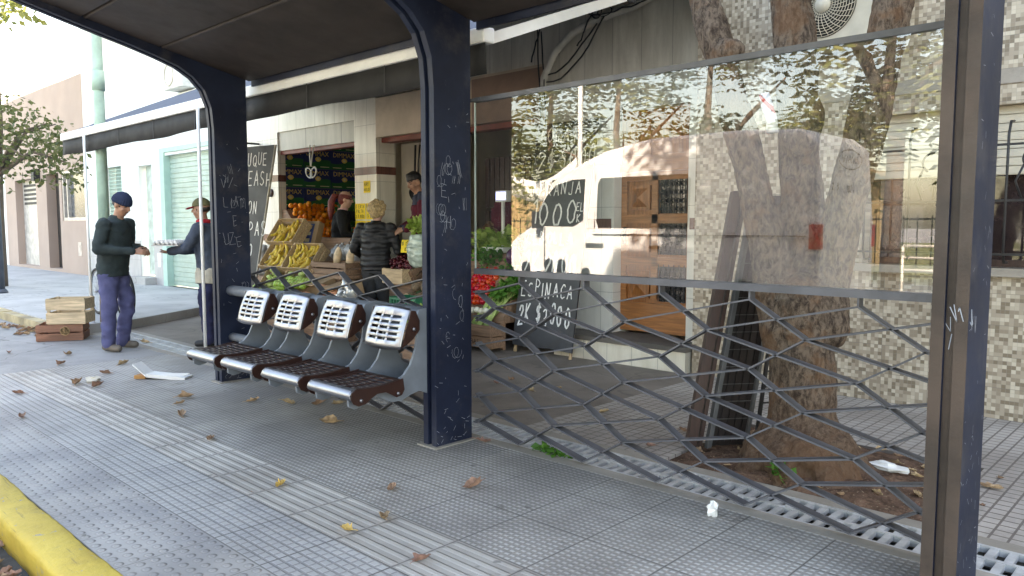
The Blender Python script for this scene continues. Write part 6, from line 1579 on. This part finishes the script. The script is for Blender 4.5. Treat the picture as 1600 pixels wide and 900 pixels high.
def vwin(poly):
    for d in (-1,1):
        mb = MB(); mb.prism(poly, lambda a,b,dd: (VX+a, VY+d*(wid(b)+dd), VZ+b), -.02, .004); mb.build('window', M_vg, vn)
vwin([(.74,1.62),(1.0,2.02),(1.2,2.2),(1.55,2.28),(1.82,2.28),(1.80,1.62),(1.6,1.52),(.95,1.52)])
vwin([(2.12,1.5),(2.08,1.6),(2.08,2.2),(2.14,2.28),(3.7,2.28),(3.76,2.2),(3.76,1.5)])
mb = MB(); mb.prism([(-.8,0),(.8,0),(.72,1),(-.72,1)], lambda a,b,d: (VX+.66+.62*b+d, VY+a, VZ+1.54+.80*b), -.012, .0); mb.build('windscreen', M_vg, vn)
mb = MB()
for d in (-1,1):
    for a, b in ((1.98,1.22),(2.15,1.22),(3.2,1.2)): mb.cbox((VX+a, VY+d*1.012, VZ+b), (.17,.03,.045))
    mb.box((VX+1.5,VY+d*1.0-.012,VZ+.62),(VX+4.2,VY+d*1.0+.012,VZ+.74))
    for a in (.98,2.02,3.84): mb.prism([(a,.45),(a+.012,.45),(a+.012,2.36),(a,2.36)] if a > 1 else [(a,.8),(a+.012,.8),(a+.012,1.5),(a,1.5)], lambda A,B,dd: (VX+A, VY+d*(wid(B)+dd), VZ+B), -.01, .003)
    mb.prism([(2.02,1.38),(5.5,1.38),(5.5,1.392),(2.02,1.392)], lambda A,B,dd: (VX+A, VY+d*(wid(B)+dd), VZ+B), -.01, .003)
mb.build('trim', M_black, vn)
mb = MB(); oc = V((VX+5.675,VY+.05,VZ+2.42)); rpt = lambda a, b: oc+V((.012,-a*.42,b*.13))
mb.ribbon([rpt(math.cos(2*PI*i/30),math.sin(2*PI*i/30)) for i in range(31)], .014, (1,0,0), 0, .012)
mb.ribbon([rpt(-.75+1.5*i/40,.35*math.sin(i*1.1)) for i in range(41)], .012, (1,0,0), 0, .012)
chalk(mb, '283', oc+V((.014,.62,-.42)), (0,-1,0), (0,0,1), (1,0,0), .09, .014, 0, .01, .9, 3, .014); chalk(mb, '1020', oc+V((.014,.1,-.44)), (0,-1,0), (0,0,1), (1,0,0), .09, .014, 0, .01, .9, 4, .014)
mb.build('rear_marking', M_black, vn)
for d in (-1,1):
    mb = MB(); mb.box((VX+5.55,VY+d*.96-.045,VZ+1.22),(VX+5.70,VY+d*.96+.045,VZ+1.54)); mb.build('tail_light', mat('red_lens', (.6,.012,.015), .2), vn)
    mb = MB(); mb.ball((VX+.03,VY+d*.78,VZ+.98), .17, (.5,1,1)); mb.build('headlight', mat('clear_lens', (.7,.7,.7), .1), vn)
    mb = MB(); mb.cbox((VX+.92,VY+d*1.1,VZ+1.62),(.1,.18,.28)); mb.build('mirror', M_black, vn)
    for a in (1.04,4.62):
        mb = MB(); mb.torus((VX+a,VY+d*.9,VZ+.34), .25, .1, MX.Rotation(PI/2,4,'X')); w = mb.build('wheel', M_rub, vn)
        mb = MB(); mb.lathe([(.001,.0),(.19,.0),(.2,.03),(.16,.05),(.001,.06)], (VX+a,VY+d*.93,VZ+.34), 18, 0, MX.Rotation(-d*PI/2,4,'X')); mb.build('rim', M_ss, w)
# round topped bollards at the kerb, just out of the frame on the left
BL = ['leftmost','second from the left','third from the left','fourth from the left','fifth from the left','rightmost']
for i, (u, zt) in enumerate(((798,.92),(823,.98),(843,.88),(859,1.02),(878,1.02),(916,.94))):
    a = (u-800)/1200; dx = -.690+.724*a; dy = .724+.690*a; t_ = (6.8-.45)/dy
    mb = MB(); mb.tube([(0,0,-.15-.0),(0,0,zt-.06),(0,0,zt-.03),(0,0,zt-.008),(0,0,zt)], [.048,.048,.043,.028,.004], 14); mb.tube([(0,.046,zt-.09),(0,.052,zt-.09)], .014, 8, 1)
    o = mb.build('bollard', [M_lat, M_ss]); o.location = (dx*t_, .45, 0); tag(o, 'dark round topped bollard mirrored against the white van, %s of six' % BL[i], 'bollard', 'bollards by the kerb')
def strtree(x, y, h, R_, n, m_, r, label, low=2.0, size=1.15, sprays=True):
    t = thing('street_tree', label, 'tree', (x,y,0), 0, 'trees across the street')
    mb = MB(); mb.tube([(x,y,-.05),(x+.05,y,low),(x-.1,y+.1,h*.6),(x,y,h)], [.17,.13,.09,.03], 10)
    for q in range(6):
        a = q*1.05+r.random(); mb.tube([(x,y,low*.9+.2*q),(x+R_*.4*math.cos(a),y+R_*.4*math.sin(a),low+.9+.25*q),(x+R_*.8*math.cos(a),y+R_*.8*math.sin(a),low+1.0+.4*q)], [.07,.05,.02], 7)
    mb.build('trunk', M_bark, t)
    mb = MB()
    for q in range(9):
        a = r.uniform(0,6.28); k = R_*r.uniform(.15,.75); c = (x+k*math.cos(a), y+k*math.sin(a), r.uniform(low+.7,h))
        (spray if sprays else leafy)(mb, c, R_*r.uniform(.3,.52), n//8, r, size) if sprays else leafy(mb, c, R_*r.uniform(.3,.5), n//9, size, r)
    mb.build('crown', m_, t, fix=False)
r = random.Random(77)
for (x,y,h,R_,m_,lab,low) in ((-18.5,-10.5,7.0,2.4,M_lf3,'dark green tree across the street, farthest left in the mirrored view',1.6),(-15.2,-11.0,6.8,2.2,M_lf2,'yellow green feathery tree across the street behind the hung banner',1.6),(-12.6,-10.8,6.5,2.1,M_lf2,'yellow green feathery tree across the street right of the banner',1.7),
    (-10.2,-11.5,7.2,2.3,M_lf3,'dark green tree across the street above the cab of the van',2.0),(-7.2,-11.2,4.4,1.8,M_lf2,'yellow green tree across the street behind the middle of the van',1.6),(-4.4,-7.2,6.2,1.9,M_lf2,'yellow green tree across the street, nearest to the rear of the van',3.0),(-1.0,-11.0,6.8,2.2,M_lf3,'dark green tree across the street right of the van',2.2)):
    strtree(x,y,h,R_,420,m_,r,lab,low)
for x, y, h, lab in ((-15.8,-9.3,7.5,'white lamp pole across the street holding the left end of the banner'),(-12.6,-9.0,8,'white lamp pole across the street holding the right end of the banner'),(-3.0,-9.2,4.5,'white lamp pole across the street by the park railing')):
    t = thing('lamp_pole', lab, 'pole', (x,y,0)); mb = MB(); mb.tube([(x,y,-.05),(x,y,h*.5),(x,y,h)], [.075,.065,.05], 12); mb.lathe([(.12,-.02),(.12,.05),(.08,.1)], (x,y,0), 14); mb.build('pole', M_white, t)
    mb = MB(); mb.tube([(x,y,h),(x+.2,y+.5,h+.15),(x+.3,y+1.0,h+.12)], .03, 8); mb.cbox((x+.32,y+1.15,h+.1),(.2,.45,.08)); mb.build('lamp_arm', M_white, t)
bn = thing('banner', 'sagging white cloth banner strung between two poles across the street', 'banner', (-14.2,-9.1,2.6))
mb = MB(); n = 24; vs = []
for i in range(n+1):
    f = i/n; s_ = 4*f*(1-f)
    for j in range(4): vs.append((-15.7+3.0*f, -9.25+.25*f+.05*math.sin(f*9), 3.15-.55*s_-.22*j*(1-.15*s_)))
mb.add(vs, [(i*4+j,(i+1)*4+j,(i+1)*4+j+1,i*4+j+1) for i in range(n) for j in range(3)], 0, True); o = mb.build('banner_cloth', M_white, bn); s = o.modifiers.new('t','SOLIDIFY'); s.thickness = .004
t = thing('park_fence', 'dark green metal park fence across the street', 'fence', (-2,-12.2,0))
mb = MB()
for i in range(90): mb.box((-24+i*.3,-12.21,0),(-23.98+i*.3,-12.19,1.6))
for z in (.2,1.5): mb.box((-24,-12.22,z),(3,-12.18,z+.04))
mb.build('railing', mat('dark_green_paint', (.02,.045,.03), .5), t)
t = thing('handrail', 'low tubular handrail on the far sidewalk', 'railing', (-3,-8.5,0))
mb = MB()
for z in (.55,.78,1.0): mb.tube([(-4.6,-8.6,z),(-1.2,-8.6,z)], .025, 8)
for x in (-4.6,-3.4,-2.2,-1.2): mb.tube([(x,-8.6,-.02),(x,-8.6,1.0)], .025, 8)
mb.build('rails', M_arm, t)
t = thing('park_pavilion', 'low ochre walled pavilion behind the trees across the street', 'building', (-14,-17,0))
mb = MB(); cutwall(mb, -24, -9, 0, 3.0, [(-20,-18.5,.9,2.1),(-14,-13,0,2.2)], -18.0, -17.7); mb.box((-24.3,-22,3.0),(-8.7,-17.4,3.15)); mb.box((-24,-21.9,0),(-23.7,-18,3)); mb.box((-9.3,-21.9,0),(-9,-18,3)); mb.build('wall', mat('ochre_plaster', (.4,.28,.14), .8), t)

# ------------------------------------------------------------------ light and camera
EL = rad(37); AZ = math.atan2(.35,.94)
w = bpy.data.worlds.new('World'); SC.world = w; w.use_nodes = True
nt = w.node_tree; bg = nt.nodes['Background']; sk = nt.nodes.new('ShaderNodeTexSky'); sk.sky_type = 'NISHITA'; sk.sun_disc = False
sk.sun_elevation = EL; sk.sun_rotation = AZ; sk.altitude = 30; sk.air_density = 1.2; sk.dust_density = 2.5; sk.ozone_density = .8
nt.links.new(sk.outputs[0], bg.inputs[0]); bg.inputs[1].default_value = .15
sl = bpy.data.lights.new('sun', 'SUN'); sl.energy = 5.0; sl.angle = rad(.5); sl.color = (1,.99,.965)
so = bpy.data.objects.new('sun', sl); COL.objects.link(so)
to = V((math.sin(AZ)*math.cos(EL), math.cos(AZ)*math.cos(EL), math.sin(EL))); so.rotation_euler = to.to_track_quat('Z','Y').to_euler(); so.location = (0,20,20)
cam = bpy.data.cameras.new('camera'); cam.lens = 27; cam.sensor_width = 36; cam.clip_end = 2000; cam.clip_start = .05
co = bpy.data.objects.new('camera', cam); COL.objects.link(co); co.location = (0,0,1.38); co.rotation_euler = (rad(90-4.67),0,rad(43.6)); SC.camera = co
vs_ = SC.view_settings; SC.display_settings.display_device = 'sRGB'; vs_.view_transform = 'Standard'; vs_.look = 'None'; vs_.gamma = 1; vs_.use_curve_mapping = False; vs_.exposure = 3.1
vs_.use_white_balance = True; vs_.white_balance_temperature = 8300; vs_.white_balance_tint = 14
SC.render.engine = 'CYCLES'; SC.cycles.use_denoising = True; SC.cycles.max_bounces = 8; SC.cycles.transparent_max_bounces = 16; SC.cycles.diffuse_bounces = 4; SC.cycles.glossy_bounces = 4
SC.cycles.use_adaptive_sampling = True; SC.cycles.caustics_reflective = False; SC.cycles.caustics_refractive = False; SC.cycles.sample_clamp_indirect = 8
